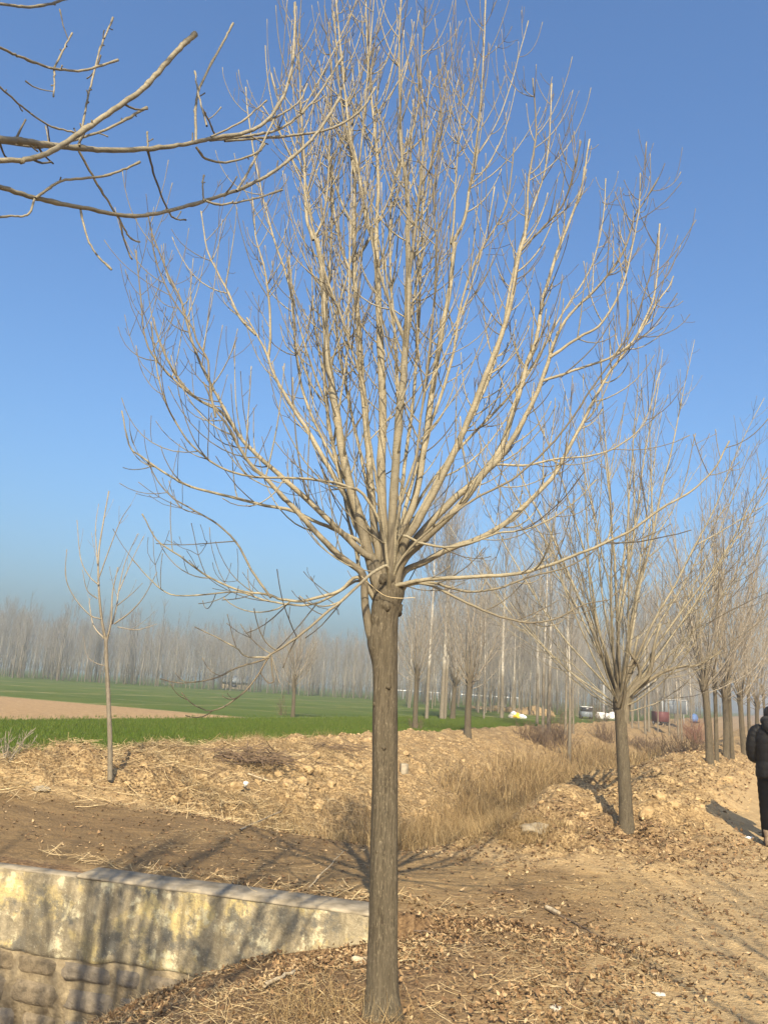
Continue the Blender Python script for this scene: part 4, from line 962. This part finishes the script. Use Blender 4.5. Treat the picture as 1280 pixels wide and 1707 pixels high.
    for sx, fy, fz in ((-1, -.04, 0), (1, .12, .02)):
        x = .108*sx
        rg = [((x, fy-.115, .03+fz), .025, .02, (1, 0, 0), (0, 0, 1)), ((x, fy-.10, .055+fz), .043, .05, (1, 0, 0), (0, 0, 1)), ((x, fy-.05, .07+fz), .048, .065, (1, 0, 0), (0, 0, 1)), ((x, fy+.03, .06+fz), .046, .052, (1, 0, 0), (0, 0, 1)),
              ((x, fy+.11, .045+fz), .050, .038, (1, 0, 0), (0, 0, 1)), ((x, fy+.16, .035+fz), .038, .028, (1, 0, 0), (0, 0, 1)), ((x, fy+.18, .03+fz), .012, .012, (1, 0, 0), (0, 0, 1))]
        shaft = loft([((x, fy-.035, .06+fz), .050, .055), ((x, fy-.035, .13+fz), .052, .058), ((x, fy-.03, .19+fz), .058, .062)], 20)
        V, F = join([loft(rg, 20), shaft]); bt = mesh('boot', V, F, M['boot'], t)
        V, F = loft([((x, fy+.03, .002+fz), .046, .145), ((x, fy+.03, .022+fz), .050, .152)], 24); mesh('sole', V, F, M['sole'], bt)
    # head hair, seen from behind
    V, F = loft([((0, .03, 1.46), .062, .065), ((0, .035, 1.51), .078, .090), ((0, .04, 1.56), .088, .105), ((0, .045, 1.61), .089, .107), ((0, .05, 1.655), .078, .092), ((0, .05, 1.685), .052, .062), ((0, .05, 1.698), .015, .02)], 28)
    V[:, :] += .0025*fbm(V[:, 0]*60, V[:, 2]*60, 3, 3)[:, None]; V[:, 1] -= np.where(V[:, 1] > .09, (V[:, 1]-.09)*.5, 0)
    mesh('hair', V, F, M['hair'], t)
person()

# ------------------------------------------------------------------ ground cover
def place(s, v, lift=0.0):
    x, y = xy(s, v); return np.stack([x, y, zf(s, v)+lift], -1)
def sample(n, srange, vrange, w):
    s = rng.uniform(*srange, n*3); v = rng.uniform(*vrange, n*3); k = rng.random(n*3) < w(s, v); return s[k][:n], v[k][:n]
LEAF_V = np.array([(-.5, 0, 0), (-.1, .22, .05), (-.1, -.22, .05), (-.08, 0, -.02), (.3, .14, .07), (.3, -.14, .07), (.5, 0, .12)], float)
LEAF_F = np.array([(0, 3, 1), (0, 2, 3), (1, 3, 4), (3, 2, 5), (3, 6, 4), (3, 5, 6)])
def leafvar(k):
    v = LEAF_V.copy(); v[:, 2] += k*v[:, 0]**2*1.6; v[:, 2] += (.25 if k > 0 else -.1)*np.abs(v[:, 1]); v[:, 1] *= 1+.3*k; return v
LV = [leafvar(k) for k in (-.5, -.1, .25, .5, .8)]
def leaves(name, s, v, smin, smax, mat='leaf', tilt=.5, lift=.012, label=None):
    n = len(s); o = scatter(name, LV, LEAF_F, place(s, v, rng.uniform(.2, 1, n)*lift), rng.uniform(0, 6.28, n), rng.normal(0, tilt, n), rng.normal(0, tilt, n), rng.uniform(smin, smax, n), M[mat])
    tag(o, label, 'leaves'); return o
wN = lambda s, v: (s < wall_s(v) + .0 + .3*(v > -2.6))*(v > -5.5)*(1-sm(-2.1, .3, v + .6*fbm(s*1.3, v*1.3, 3, 71)))*(.12+.88*sm(-.2, .22, fbm(s*1.8, v*1.8, 3, 72)))
s, v = sample(19000, (2.9, 6.0), (-5.5, .9), wN)
leaves('leaf_litter', s, v, .012, .046, 'leaf', .6, .03, 'brown fallen leaves around the foot of the big trunk and by the wall')
s, v = sample(3600, (2.9, 10), (-2.6, 1.2), lambda s, v: (v > -2.2)*(.25+.75*sm(0, .4, fbm(s*1.2, v*1.2, 3, 73)))*(1-.75*sm(-.8, .2, v)))
leaves('scattered_leaves', s, v, .02, .05, 'leaf', .35, .010, 'thin scatter of dead leaves on the dirt road')
s, v = sample(6500, (8.2, 12.8), (-4.4, .8), lambda s, v: np.exp(-((s-10.35)/1.2)**2 - ((v+1.7)/1.3)**2)*(.3+.7*sm(-.2, .2, fbm(s*2, v*2, 3, 74))))
leaves('leaf_litter', s, v, .03, .07, 'leaf', .45, .025, 'fallen leaves round the foot of the second bank tree')
s, v = sample(5000, (12, 26), (-4, -.6), lambda s, v: .4+.6*sm(0, .4, fbm(s*1., v*1., 3, 75)))
leaves('leaf_litter', s, v, .03, .075, 'leaf', .45, .02, 'dead leaves over the earth mound by the road')
s, v = sample(5000, (5.6, 9.4), (-9, -2.2), lambda s, v: (s > wall_s(v)+.35)*(.1+.9*sm(.5, 0, s-wall_s(v)-.35))*1.0 + .5*sm(7.4, 8.2, s))
leaves('leaf_litter', s, v, .025, .055, 'leaf', .4, .012, 'dead leaves strewn on the path behind the wall')
s, v = sample(9000, (2.9, 9), (-5.4, 1.2), lambda s, v: ((s < wall_s(v)) | (v > -2.3))*(.2+.8*sm(-.1, .3, fbm(s*2.2, v*2.2, 3, 76)))*(1-.7*sm(-1, .8, v)))
leaves('leaf_crumbs', s, v, .006, .018, 'leaf', .5, .012, 'crushed leaf crumbs on the bare ground round the big trunk')
# straw: thin bent strips lying about
def strip(n, bend, w=.02, droop=0):
    x = np.linspace(-.5, .5, n+1); V = []
    for q in x: V += [(q, -w/2+bend*q*q, droop*q*q), (q, w/2+bend*q*q, droop*q*q+w*.4)]
    F = np.array([(2*k, 2*k+2, 2*k+3, 2*k+1) for k in range(n)]); return np.array(V), F
ST = [strip(3, b, w, d) for b, w, d in ((.12, .016, .1), (-.2, .018, -.15), (.04, .014, .2), (.35, .016, .1))]
def straw(name, s, v, lmin, lmax, label, tilt=.15, lift=.02, mat='straw'):
    n = len(s); o = scatter(name, [q[0] for q in ST], ST[0][1], place(s, v, rng.uniform(.2, 1, n)*lift), rng.uniform(0, 6.28, n), rng.normal(0, tilt, n), rng.normal(0, .6, n), rng.uniform(lmin, lmax, n), M[mat])
    tag(o, label, 'straw'); return o
s, v = sample(7000, (2.9, 6.2), (-5.4, 0), lambda s, v: (s < wall_s(v)-.02)*(1-sm(-1.1, -.3, v))*(.25+.75*sm(-.1, .3, fbm(s*1.4, v*1.4, 3, 81))))
straw('straw_litter', s, v, .03, .17, 'dry straw lying among the fallen leaves by the big trunk', .2, .03)
s, v = sample(3800, (5.3, 6.4), (-7.6, -1.8), lambda s, v: np.exp(-((s-wall_s(v)-.42)/.13)**2)*(.3+.7*sm(-.2, .2, fbm(s*2, v*2, 3, 82))))
straw('straw_litter', s, v, .06, .24, 'dry straw drifted along the back of the wall cap', .3, .05)
s, v = sample(9500, (6.2, 14), (-9.8, -5), lambda s, v: sm(-.25, .35, s-7.75-np.minimum(0, (v+6.6)*.68))*(.25+.75*sm(-.15, .25, fbm(s*.9, v*.9, 3, 83)))*(1-.6*sm(10.5, 12.5, s)))
straw('straw_litter', s, v, .08, .38, 'matted straw along the foot of the earth bank', .25, .06)
s, v = sample(3000, (6, 11), (-6, 1), lambda s, v: (s > wall_s(v)+.4)*(.15+.85*sm(.1, .5, fbm(s*1.1, v*1.1, 3, 84))))
straw('straw_litter', s, v, .04, .15, 'scattered bits of straw on the dirt path', .1, .012)
s, v = sample(4500, (9, 18), (-9.3, -.8), lambda s, v: .5+0*s)
straw('straw_litter', s, v, .06, .25, 'straw caught on the raw earth of the banks', .25, .04)
# standing dry grass
def blade(n, bend, w):
    t = np.linspace(0, 1, n+1); V = []
    for q in t: V += [(bend*q*q, -w*(1-q*.8)/2, q*(1-.25*abs(bend)*q)), (bend*q*q, w*(1-q*.8)/2, q*(1-.25*abs(bend)*q))]
    return np.array(V), np.array([(2*k, 2*k+1, 2*k+3, 2*k+2) for k in range(n)])
BL = [blade(3, b, w) for b, w in ((.25, .022), (.6, .02), (.9, .016), (.1, .018), (1.2, .02))]
def grass(name, s, v, hmin, hmax, label, mat='grass', wide=1.0, cat='grass', tilt=.22):
    n = len(s); h = rng.uniform(hmin, hmax, n); sc_ = np.stack([h, np.full(n, wide)*np.maximum(h, .25), h], -1)
    o = scatter(name, [q[0] for q in BL], BL[0][1], place(s, v, -.01), rng.uniform(0, 6.28, n), rng.normal(0, tilt, n), rng.normal(0, tilt, n), sc_, M[mat]); tag(o, label, cat); return o
wD = lambda s, v: np.exp(-((v+4.65+.15*(s-9)*.2)/.95)**4)*sm(7.7, 8.8, s+.3*fbm(s*2, v*2, 2, 91))*(.35+.65*sm(-.3, .15, fbm(s*1.1, v*1.1, 3, 92)))
s, v = sample(27000, (7.7, 17), (-6.4, -3.0), wD); grass('dry_grass', s, v, .12, .46, 'tall tangle of pale dry grass filling the ditch')
s, v = sample(17000, (16, 34), (-7.2, -2.8), lambda s, v: np.exp(-((v+4.9)/1.5)**4)*(.3+.7*sm(-.3, .2, fbm(s*.8, v*.8, 3, 93)))); grass('dry_grass', s, v, .25, .75, 'dry grass farther down the ditch between the banks', wide=1.4)
s, v = sample(5500, (7.2, 16), (-9.4, -5.6), lambda s, v: sm(0, .5, s-7.9-np.minimum(0, (v+6.6)*.68))*sm(0, .3, fbm(s*1.3, v*1.3, 3, 94))); grass('dry_grass', s, v, .06, .22, 'short dry grass tufts on the earth bank')
s, v = sample(1500, (3.3, 4.4), (-2.9, -1.2), lambda s, v: np.exp(-((s-3.85)/.25)**2 - ((v+2.25)/.28)**2) + .6*np.exp(-((s-3.75)/.2)**2 - ((v+1.75)/.15)**2)); grass('dry_grass', s, v, .06, .22, 'pale dry grass tuft at the foot of the big trunk', wide=.7, tilt=.5)
s, v = sample(2600, (8.6, 10.2), (-3.6, -2.0), lambda s, v: np.exp(-((s-9.2)/.45)**2 - ((v+2.8)/.55)**2)); grass('dry_grass', s, v, .08, .28, 'dry grass tuft beside the pale stone near the ditch', tilt=.5)
# wheat
s, v = sample(75000, (6.5, 44), (-17, -9.0), lambda s, v: (v + .22*fbm(s*1.1, v*1.1, 3, 41) < -9.2)*np.clip(1.15-(s-6)/45, .25, 1)*np.where(np.abs(v+16.1) < .3, .15, 1)*(1-.92*(v < -16.2)))
n = len(s); h = rng.uniform(.05, .10, n); o = scatter('wheat', [np.array([(-.12, 0, 0), (.12, 0, 0), (.25, .1, 1.), (.0, .12, 0), (.05, -.12, 0), (-.3, -.1, .9)]), np.array([(-.1, .05, 0), (.12, 0, 0), (-.2, .2, 1.), (.0, .12, 0), (.08, -.1, 0), (.35, -.2, .8)])],
    np.array([(0, 1, 2), (3, 4, 5)]), place(s, v, -.005), rng.uniform(0, 6.28, n), rng.normal(0, .15, n), rng.normal(0, .15, n), np.stack([h*.7, h*.7, h], -1), M['wheat']); tag(o, 'short green winter wheat covering the near field', 'wheat')
# clods of earth
IC = [ico(1, k, (1, .85+.1*(k % 3), .62), .55) for k in range(1, 6)]
def clods(name, s, v, a, b, label):
    n = len(s); r = a*(b/a)**(rng.random(n)**2.2); o = scatter(name, [q[0] for q in IC], IC[0][1], place(s, v, 0)+np.stack([0*r, 0*r, -r*.12], -1), rng.uniform(0, 6.28, n), rng.normal(0, .3, n), rng.normal(0, .3, n), r, M['clod'], smooth=False); tag(o, label, 'soil'); return o
s, v = sample(3600, (8.0, 22), (-9.5, -5.9), lambda s, v: .35+.65*sm(0, .3, fbm(s*1.2, v*1.2, 3, 101))); clods('earth_crumbs', s, v,   .008, .045, 'loose earth crumbs over the far bank')
s, v = sample(2400, (11, 30), (-3.3, -.5), lambda s, v: .5+.5*sm(0, .3, fbm(s*1.2, v*1.2, 3, 102))); clods('earth_crumbs', s, v,   .008, .04, 'loose earth crumbs over the mound by the road')
s, v = sample(2600, (3, 12), (-6, 1.2), lambda s, v: (s > wall_s(v)+.4)*.5+(v > -1.5)*.5); s2, v2 = sample(620, (8.0, 21), (-9.3, -5.4), lambda s, v: (.1+.9*sm(-.05, .25, fbm(s*.8, v*.8, 3, 104)))*(1-.5*sm(14, 20, s))); IC2 = [ico(2, 200+k, (1, .8+.1*(k % 3), .75), .8) for k in range(6)]; IC1 = IC; IC = IC2; clods('earth_clods', s2, v2,   .025, .10, 'broken earth clods over the face of the far bank'); s2, v2 = sample(160, (11.3, 28), (-3.4, -.9), lambda s, v: .1+.9*sm(-.05, .25, fbm(s*.8, v*.8, 3, 105))); clods('earth_clods', s2, v2, .025, .10, 'broken earth clods on the mound by the road'); IC = IC1
clods('gravel', s, v, .004, .016, 'fine gravel and crumbs on path and road')
# big clods: each its own object, pieces of the bank
gr = bpy.data.objects['ground']; cg = np.random.default_rng(110)
clod_me = []
for k in range(6):
    V, F = ico(3, 20+k, (1, .8, .7), .7); V *= (1+.10*fbm(V[:, 0]*6, V[:, 1]*6+V[:, 2]*5, 3, 7))[:, None]; me_o = mesh('clod', V, F, M['clod'], gr, False); clod_me.append(me_o.data); bpy.data.objects.remove(me_o)
cl = [(370,1302,.17), (390,1310,.11), (335,1300,.10), (345,1303,.07), (425,1330,.12), (565,1268,.20), (592,1280,.16), (470,1285,.15), (500,1298,.12), (515,1275,.11), (240,1275,.08), (700,1280,.12), (720,1290,.15), (745,1275,.13), (680,1305,.10), (620,1300,.12), (540,1310,.10),
      (430,1305,.10), (1150,1305,.12), (1100,1325,.16), (1120,1335,.13), (1075,1340,.14), (1100,1370,.09), (1165,1330,.08), (1180,1310,.10), (970,1360,.16), (945,1372,.10), (1000,1345,.13), (1130,1288,.10), (1210,1300,.12), (1235,1290,.13), (1200,1280,.10), (1170,1345,.07), (800,1290,.10), (850,1270,.12)]
for k, (px, py, r) in enumerate(cl):
    p = ground_at(px, py, .2); o = obj('clod', clod_me[k % 6], gr, p - np.array([0, 0, r*.18])); o.rotation_euler = (cg.uniform(-.3, .3), cg.uniform(-.3, .3), cg.uniform(0, 6.28)); r *= .85; o.scale = (r*cg.uniform(.8, 1.15), r, r*cg.uniform(.75, 1.1))

# ------------------------------------------------------------------ small things
def rod(name, p, q, r0, r1, mat, label, cat, lift=0.0, kink=.02):
    g = np.random.default_rng(int(abs(p[0])*1000)+3); P = np.array([np.array(p)*(1-t)+np.array(q)*t for t in np.linspace(0, 1, 9)]); P[1:-1] += g.normal(0, kink, (7, 3))*np.array([1, 1, .3]); P[:, 2] += lift
    a = Tubes(); a.add(P, np.linspace(r0, r1, 9), 8); o = a.build(name, M[mat]); return tag(o, label, cat)
rod('stick', ground_at(912, 1518), ground_at(998, 1563), .010, .005, 'darkstick', 'dark stick with a pale broken end on the dirt road', 'stick', .012, .008)
o = rod('stick', ground_at(911, 1517), ground_at(932, 1527), .017, .014, 'stick', 'short pale piece of wood at the end of the dark stick', 'stick', .02, .002)
rod('stick', ground_at(690, 1545), ground_at(768, 1562), .007, .004, 'darkstick', 'thin bent twig on the dirt just right of the big trunk', 'stick', .01, .015)
rod('stick', ground_at(515, 1480, .02), ground_at(572, 1437, .02) + np.array([0, 0, .10]), .006, .003, 'stick', 'thin twig standing up behind the wall cap', 'stick', .0, .01)
rod('stick', ground_at(412, 1304, .2) + np.array([0, 0, .05]), ground_at(460, 1322, .1) + np.array([0, 0, .03]), .014, .010, 'stick', 'pale stick stuck under the white bag on the bank', 'stick', .03, .004)
rod('stick', ground_at(400, 1388, .0), ground_at(470, 1357, .05), .012, .008, 'stick', 'straight pale stalk on the straw at the foot of the bank', 'stick', .03, .004)
rod('stick', ground_at(440, 1655), ground_at(490, 1630), .013, .010, 'stick', 'pale flat bark piece lying on the leaves left of the big trunk', 'stick', .04, .006)
def scrap(label, px, py, r, mat='paper', name='paper_scrap', h=.3, seed=1):
    V, F = ico(2, seed, (1, .75, h), .8); V = V*r; o = mesh(name, V, F, M[mat], None, False, None, ground_at(px, py)+np.array([0, 0, r*h*.55])); return tag(o, label, 'litter')
scrap('crumpled pale scrap on the road at the lower right', 1098, 1660, .035, seed=3)
scrap('pale stone-like scrap among leaves at the bottom right of the trunk', 925, 1683, .040, seed=5)
scrap('small white scrap lying near the road mound', 1102, 1366, .05, 'clod', 'pale_stone', .6, 7)
scrap('white crumpled plastic bag caught on the earth bank', 409, 1303, .05, 'white', 'plastic_bag', .7, 9)
scrap('white scrap beside the walking person', 1249, 1398, .045, 'white', 'paper_scrap', .4, 11)
scrap('flat pale stone half buried in grass beside the ditch', 890, 1390, .17, 'concrete', 'flat_stone', .35, 13)
scrap('crumpled tan leaf paper against the foot of the trunk', 598, 1607, .045, 'stick', 'paper_scrap', .6, 15)
scrap('greyish rag in the straw at the left', 70, 1318, .10, 'concrete', 'rag', .3, 17)
# concrete marker post behind the big trunk
p = ground_at(673, 1288, .1); mk = thing('marker_post', 'short square concrete marker post on the bank right of the big trunk', 'post', tuple(p), R(20))
V = np.array([(x*w, y*w, z) for z, w in ((-.1, .07), (.15, .07), (.17, .06)) for x, y in ((-1, -1), (1, -1), (1, 1), (-1, 1))], float)
F = np.array([(a+4*k, (a+1) % 4+4*k, (a+1) % 4+4*k+4, a+4*k+4) for k in range(2) for a in range(4)]+[(8, 9, 10, 11)]); mesh('shaft', V, F, M['concrete'], mk, False)
# heap of cut brush on the bank
g = np.random.default_rng(120); pb = ground_at(410, 1272, .3); bh = thing('brush_heap', 'dark heap of cut brushwood on top of the earth bank', 'brushwood', tuple(pb)); b = Tubes()
for k in range(230):
    c = np.array([g.normal(0, .42), g.normal(0, .25), abs(g.normal(0, .09))]); d = unit(np.array([g.normal(0, 1), g.normal(0, .5), g.normal(0, .18)])); L = g.uniform(.15, .55)
    Q = np.array([c-d*L/2, c+g.normal(0, .02, 3), c+d*L/2]); b.add(Q, [.008, .007, .004], 4)
b.build('cut_twigs', M['shrub'], bh)
pb2 = ground_at(545, 1248, .4); bh = thing('brush_heap', 'small dark heap of twigs at the field edge just left of the big trunk', 'brushwood', tuple(pb2)); b = Tubes()
for k in range(90):
    c = np.array([g.normal(0, .32), g.normal(0, .2), abs(g.normal(0, .06))]); d = unit(np.array([g.normal(0, 1), g.normal(0, .5), g.normal(0, .15)])); L = g.uniform(.12, .4); b.add(np.array([c-d*L/2, c, c+d*L/2]), [.007, .006, .004], 4)
b.build('cut_twigs', M['shrub'], bh)
# wire tied round the head of the big tree
P = spline(np.array([at(a, b_, TY-.11) for a, b_ in ((602, 960), (618, 975), (640, 992), (665, 997), (692, 996))]), 24); a = Tubes(); a.add(P, np.full(24, .0016), 5); tag(a.build('tie_wire', M['straw']), 'thin pale wire slung round the head of the big trunk', 'wire')

# ------------------------------------------------------------------ things far off
def box(l, w, h, z0=0, bev=.04):
    V = np.array([(x*(l/2-b_), y*(w/2-b_), z) for z, b_ in ((z0, bev), (z0+bev, 0), (z0+h-bev, 0), (z0+h, bev)) for x, y in ((-1, -1), (1, -1), (1, 1), (-1, 1))], float)
    F = [(a+4*k, (a+1) % 4+4*k, (a+1) % 4+4*k+4, a+4*k+4) for k in range(3) for a in range(4)]+[(3, 2, 1, 0), (12, 13, 14, 15)]; return V, np.array(F)
def wheel(parent, x, y, r):
    V, F = loft([((x, y-.1, r), r*.9, r*.9, (1, 0, 0), (0, 0, 1)), ((x, y-.07, r), r, r, (1, 0, 0), (0, 0, 1)), ((x, y+.07, r), r, r, (1, 0, 0), (0, 0, 1)), ((x, y+.1, r), r*.9, r*.9, (1, 0, 0), (0, 0, 1))], 18); w = mesh('wheel', V, F, M['rubber'], parent)
    V, F = loft([((x, y-.115, r), r*.55, r*.55, (1, 0, 0), (0, 0, 1)), ((x, y+.115, r), r*.55, r*.55, (1, 0, 0), (0, 0, 1))], 14); mesh('rim', V, F, M['metal'], w)
def part_box(name, parent, c, dims, mat, bev=.03):
    V, F = box(*dims, 0, bev); return mesh(name, V+np.array(c), F, mat, parent, False)
p = on_level(976, 1198, .4); van = thing('parked_van', 'small dark parked van with a pale roof behind the thicket', 'van', tuple(p), R(82), None, .5)
part_box('body', van, (0, 0, .3), (3.6, 1.6, .75), M['greypanel']); part_box('cabin', van, (-.1, 0, 1.05), (3.1, 1.5, .62), M['darkglass']); part_box('roof', van, (-.1, 0, 1.672), (3.15, 1.52, .10), M['white'])
for x in (-1.2, 1.2):
    for y in (-.72, .72): wheel(van, x, y, .32)
for k, (px, w) in enumerate(((1000, .8), (1012, .7), (1020, .8), (1028, .9), (1038, .8))):
    p = on_level(px, 1198+(px-1000)*.05, .4); V, F = ico(2, 40+k, (1, .7, .9), .5); V = V*w*.42; V[:, 2] += .28*w
    o = mesh('white_sack', V, F, M['white'], None, True, None, tuple(p)); tag(o, ('leftmost', 'second', 'middle', 'fourth', 'rightmost')[k] + ' white sack in the row right of the parked van', 'sack', 'white sacks beyond the wheat')
p = on_level(1100, 1209, .4); tk = thing('farm_truck', 'maroon high-sided farm truck behind the thin poplars', 'truck', tuple(p), R(98), None, .34)
part_box('cargo_box', tk, (0, 0, .7), (3.4, 1.9, 1.9), M['maroon']); part_box('chassis', tk, (0, 0, .45), (3.6, 1.2, .24), M['rubber'])
for x in np.linspace(-1.5, 1.5, 6): part_box('rib', tk, (x, -.985, .75), (.08, .06, 1.8), M['maroon'], .01)
for x in (-1.1, 1.1):
    for y in (-.8, .8): wheel(tk, x, y, .42)
p = on_level(1124, 1206, .4); bd = thing('roadside_board', 'grey-blue board with a white frame on posts beyond the bank', 'board', tuple(p), R(14), None, .5)
part_box('panel', bd, (0, 0, 1.5), (4.2, .08, 2.0), M['greypanel'], .01)
for nm, c, d in (('frame', (0, -.02, 3.5), (4.5, .16, .16)), ('frame', (-2.18, -.02, 1.45), (.14, .16, 2.05)), ('frame', (2.18, -.02, 1.45), (.14, .16, 2.05)), ('post', (-1.7, .12, -.2), (.14, .14, 3.6)), ('post', (1.7, .12, -.2), (.14, .14, 3.6))): part_box(nm, bd, c, d, M['metal'], .01)
p = on_level(1157, 1206, .4); tp = thing('tarp_load', 'small bright blue tarp-covered load right of the grey board', 'tarp', tuple(p), R(10), None, .3)
V, F = ico(3, 61, (1.1, .9, 1.1), .35); V[:, 2] = np.maximum(V[:, 2]*1.2+1.3, .5); mesh('tarp', V*1.0, F, M['blue'], tp); part_box('cart', tp, (0, 0, .1), (2.2, 1.3, .4), M['rubber'])
p = on_level(1006, 1194, .4); lp = thing('lamp_pole', 'slender pale lamp pole with a dark head beyond the thicket', 'lamp', tuple(p))
a = Tubes(); a.add(np.array([[0, 0, -.1], [0, 0, 1.6], [0, 0, 3.1]]), [.09, .075, .06], 10); a.build('pole', M['metal'], lp); part_box('lamp_head', lp, (0, 0, 3.05), (.8, .45, .35), M['greypanel']); part_box('panel', lp, (0, 0, 3.5), (1.1, .5, .06), M['darkglass'], .01)
# coloured heap at the field edge with earth mounds beside it
p = on_level(860, 1197, .4); hp = thing('coloured_heap', 'low heap of white, red and yellow bags at the field edge', 'heap', tuple(p), 0, None, .5)
for k, (dx, dz, r, m) in enumerate(((-.35, .50, .30, 'white'), (-.25, .62, .20, 'red'), (.0, .35, .36, 'yellow'), (.25, .22, .30, 'yellow'), (.65, .2, .34, 'white'), (1.0, .15, .25, 'white'), (-.7, .12, .3, 'paper'), (.35, .3, .2, 'red'))):
    V, F = ico(2, 70+k, (1, .8, .8), .6); mesh('bag', V*r*1.15+np.array([dx, .1*(k % 3), dz]), F, M[m], hp, True)
for k, (px, py, w, h) in enumerate(((826, 1185, 1.6, .7), (845, 1187, 1.5, .8), (873, 1190, 1.4, .7), (893, 1192, 1.8, .9), (904, 1193, 1.5, .8), (796, 1182, 1.6, .5))):
    p = on_level(px, py, .4); V, F = ico(2, 90+k, (1, .8, 1), .5); V = V*np.array([w, w, h])*.62; o = mesh('earth_mound', V, F, M['clod'], None, True, None, tuple(p))
    tag(o, ('tan earth mound left of the tall thick poplar', 'tan earth mound right behind the tall thick poplar', 'low tan earth mound behind the coloured heap', 'larger tan earth mound right of the coloured heap', 'rightmost tan earth mound by the slim poplars', 'low earth mound among the field poplars')[k], 'mound')
# long guard rail and low sheds on the far side of the grove
def rail(label, px0, py0, px1, py1, Y, n):
    a, b_ = at(px0, py0, Y), at(px1, py1, Y*1.05); t = thing('guard_rail', label, 'fence', (a[0], a[1], .4)); d = b_-a
    P = np.array([a + d*f for f in (0, .5, 1)]) - np.array([a[0], a[1], .4]); tb = Tubes(); tb.add(P, [.09]*3, 6); tb.build('rail', M['white'], t)
    for k in range(n):
        q = a+d*(k+.5)/n; z = q[2]-.4; q2 = q-np.array([a[0], a[1], .4]); tb = Tubes(); tb.add(np.array([[q2[0], q2[1], 0], [q2[0], q2[1], z*.5], [q2[0], q2[1], z]]), [.05]*3, 6); tb.build('post', M['metal'], t)
rail('long white guard rail in the haze behind the field poplars', 655, 1150, 900, 1166, 128, 22)
def shed(label, px, py, Y, l, h, mat):
    p = at(px, py, Y); p[2] = .35; t = thing('low_shed', label, 'shed', tuple(p), R(4)); part_box('wall', t, (0, 0, 0), (l, 4, h), M[mat]); V = np.array([(-l/2-.3, -2.4, h), (l/2+.3, -2.4, h), (l/2+.3, 2.4, h), (-l/2-.3, 2.4, h), (-l/2-.3, 0, h+1), (l/2+.3, 0, h+1)]); mesh('roof', V, [np.array([(0, 1, 5, 4), (3, 4, 5, 2), (3, 2, 1, 0)]), np.array([(0, 4, 3), (1, 2, 5)])], M['greypanel'], t, False)
    for k in range(int(l/4)): part_box('window', t, (-l/2+2+4*k, -2.02, h*.35), (1.2, .06, h*.35), M['darkglass'], .01)
shed('small whitish shed behind the plantation, left of the round-headed tree', 392, 1143, 118, 4, 1.0, 'concrete')

# ------------------------------------------------------------------ haze
V, F = box(3400, 3400, 20, -3.2, .01); hz = bpy.data.materials.new('haze_air'); hz.use_nodes = True; nt = hz.node_tree; nt.nodes.clear()
out = nt.nodes.new('ShaderNodeOutputMaterial'); pv = nt.nodes.new('ShaderNodeVolumePrincipled'); pv.inputs['Color'].default_value = (.93, .91, .90, 1); pv.inputs['Density'].default_value = .0032; pv.inputs['Anisotropy'].default_value = .7
nt.links.new(pv.outputs[0], out.inputs['Volume'])
o = mesh('haze', V, F, hz, None, False, None, None, 'stuff'); tag(o, 'pale winter haze lying over the whole plain', 'haze')
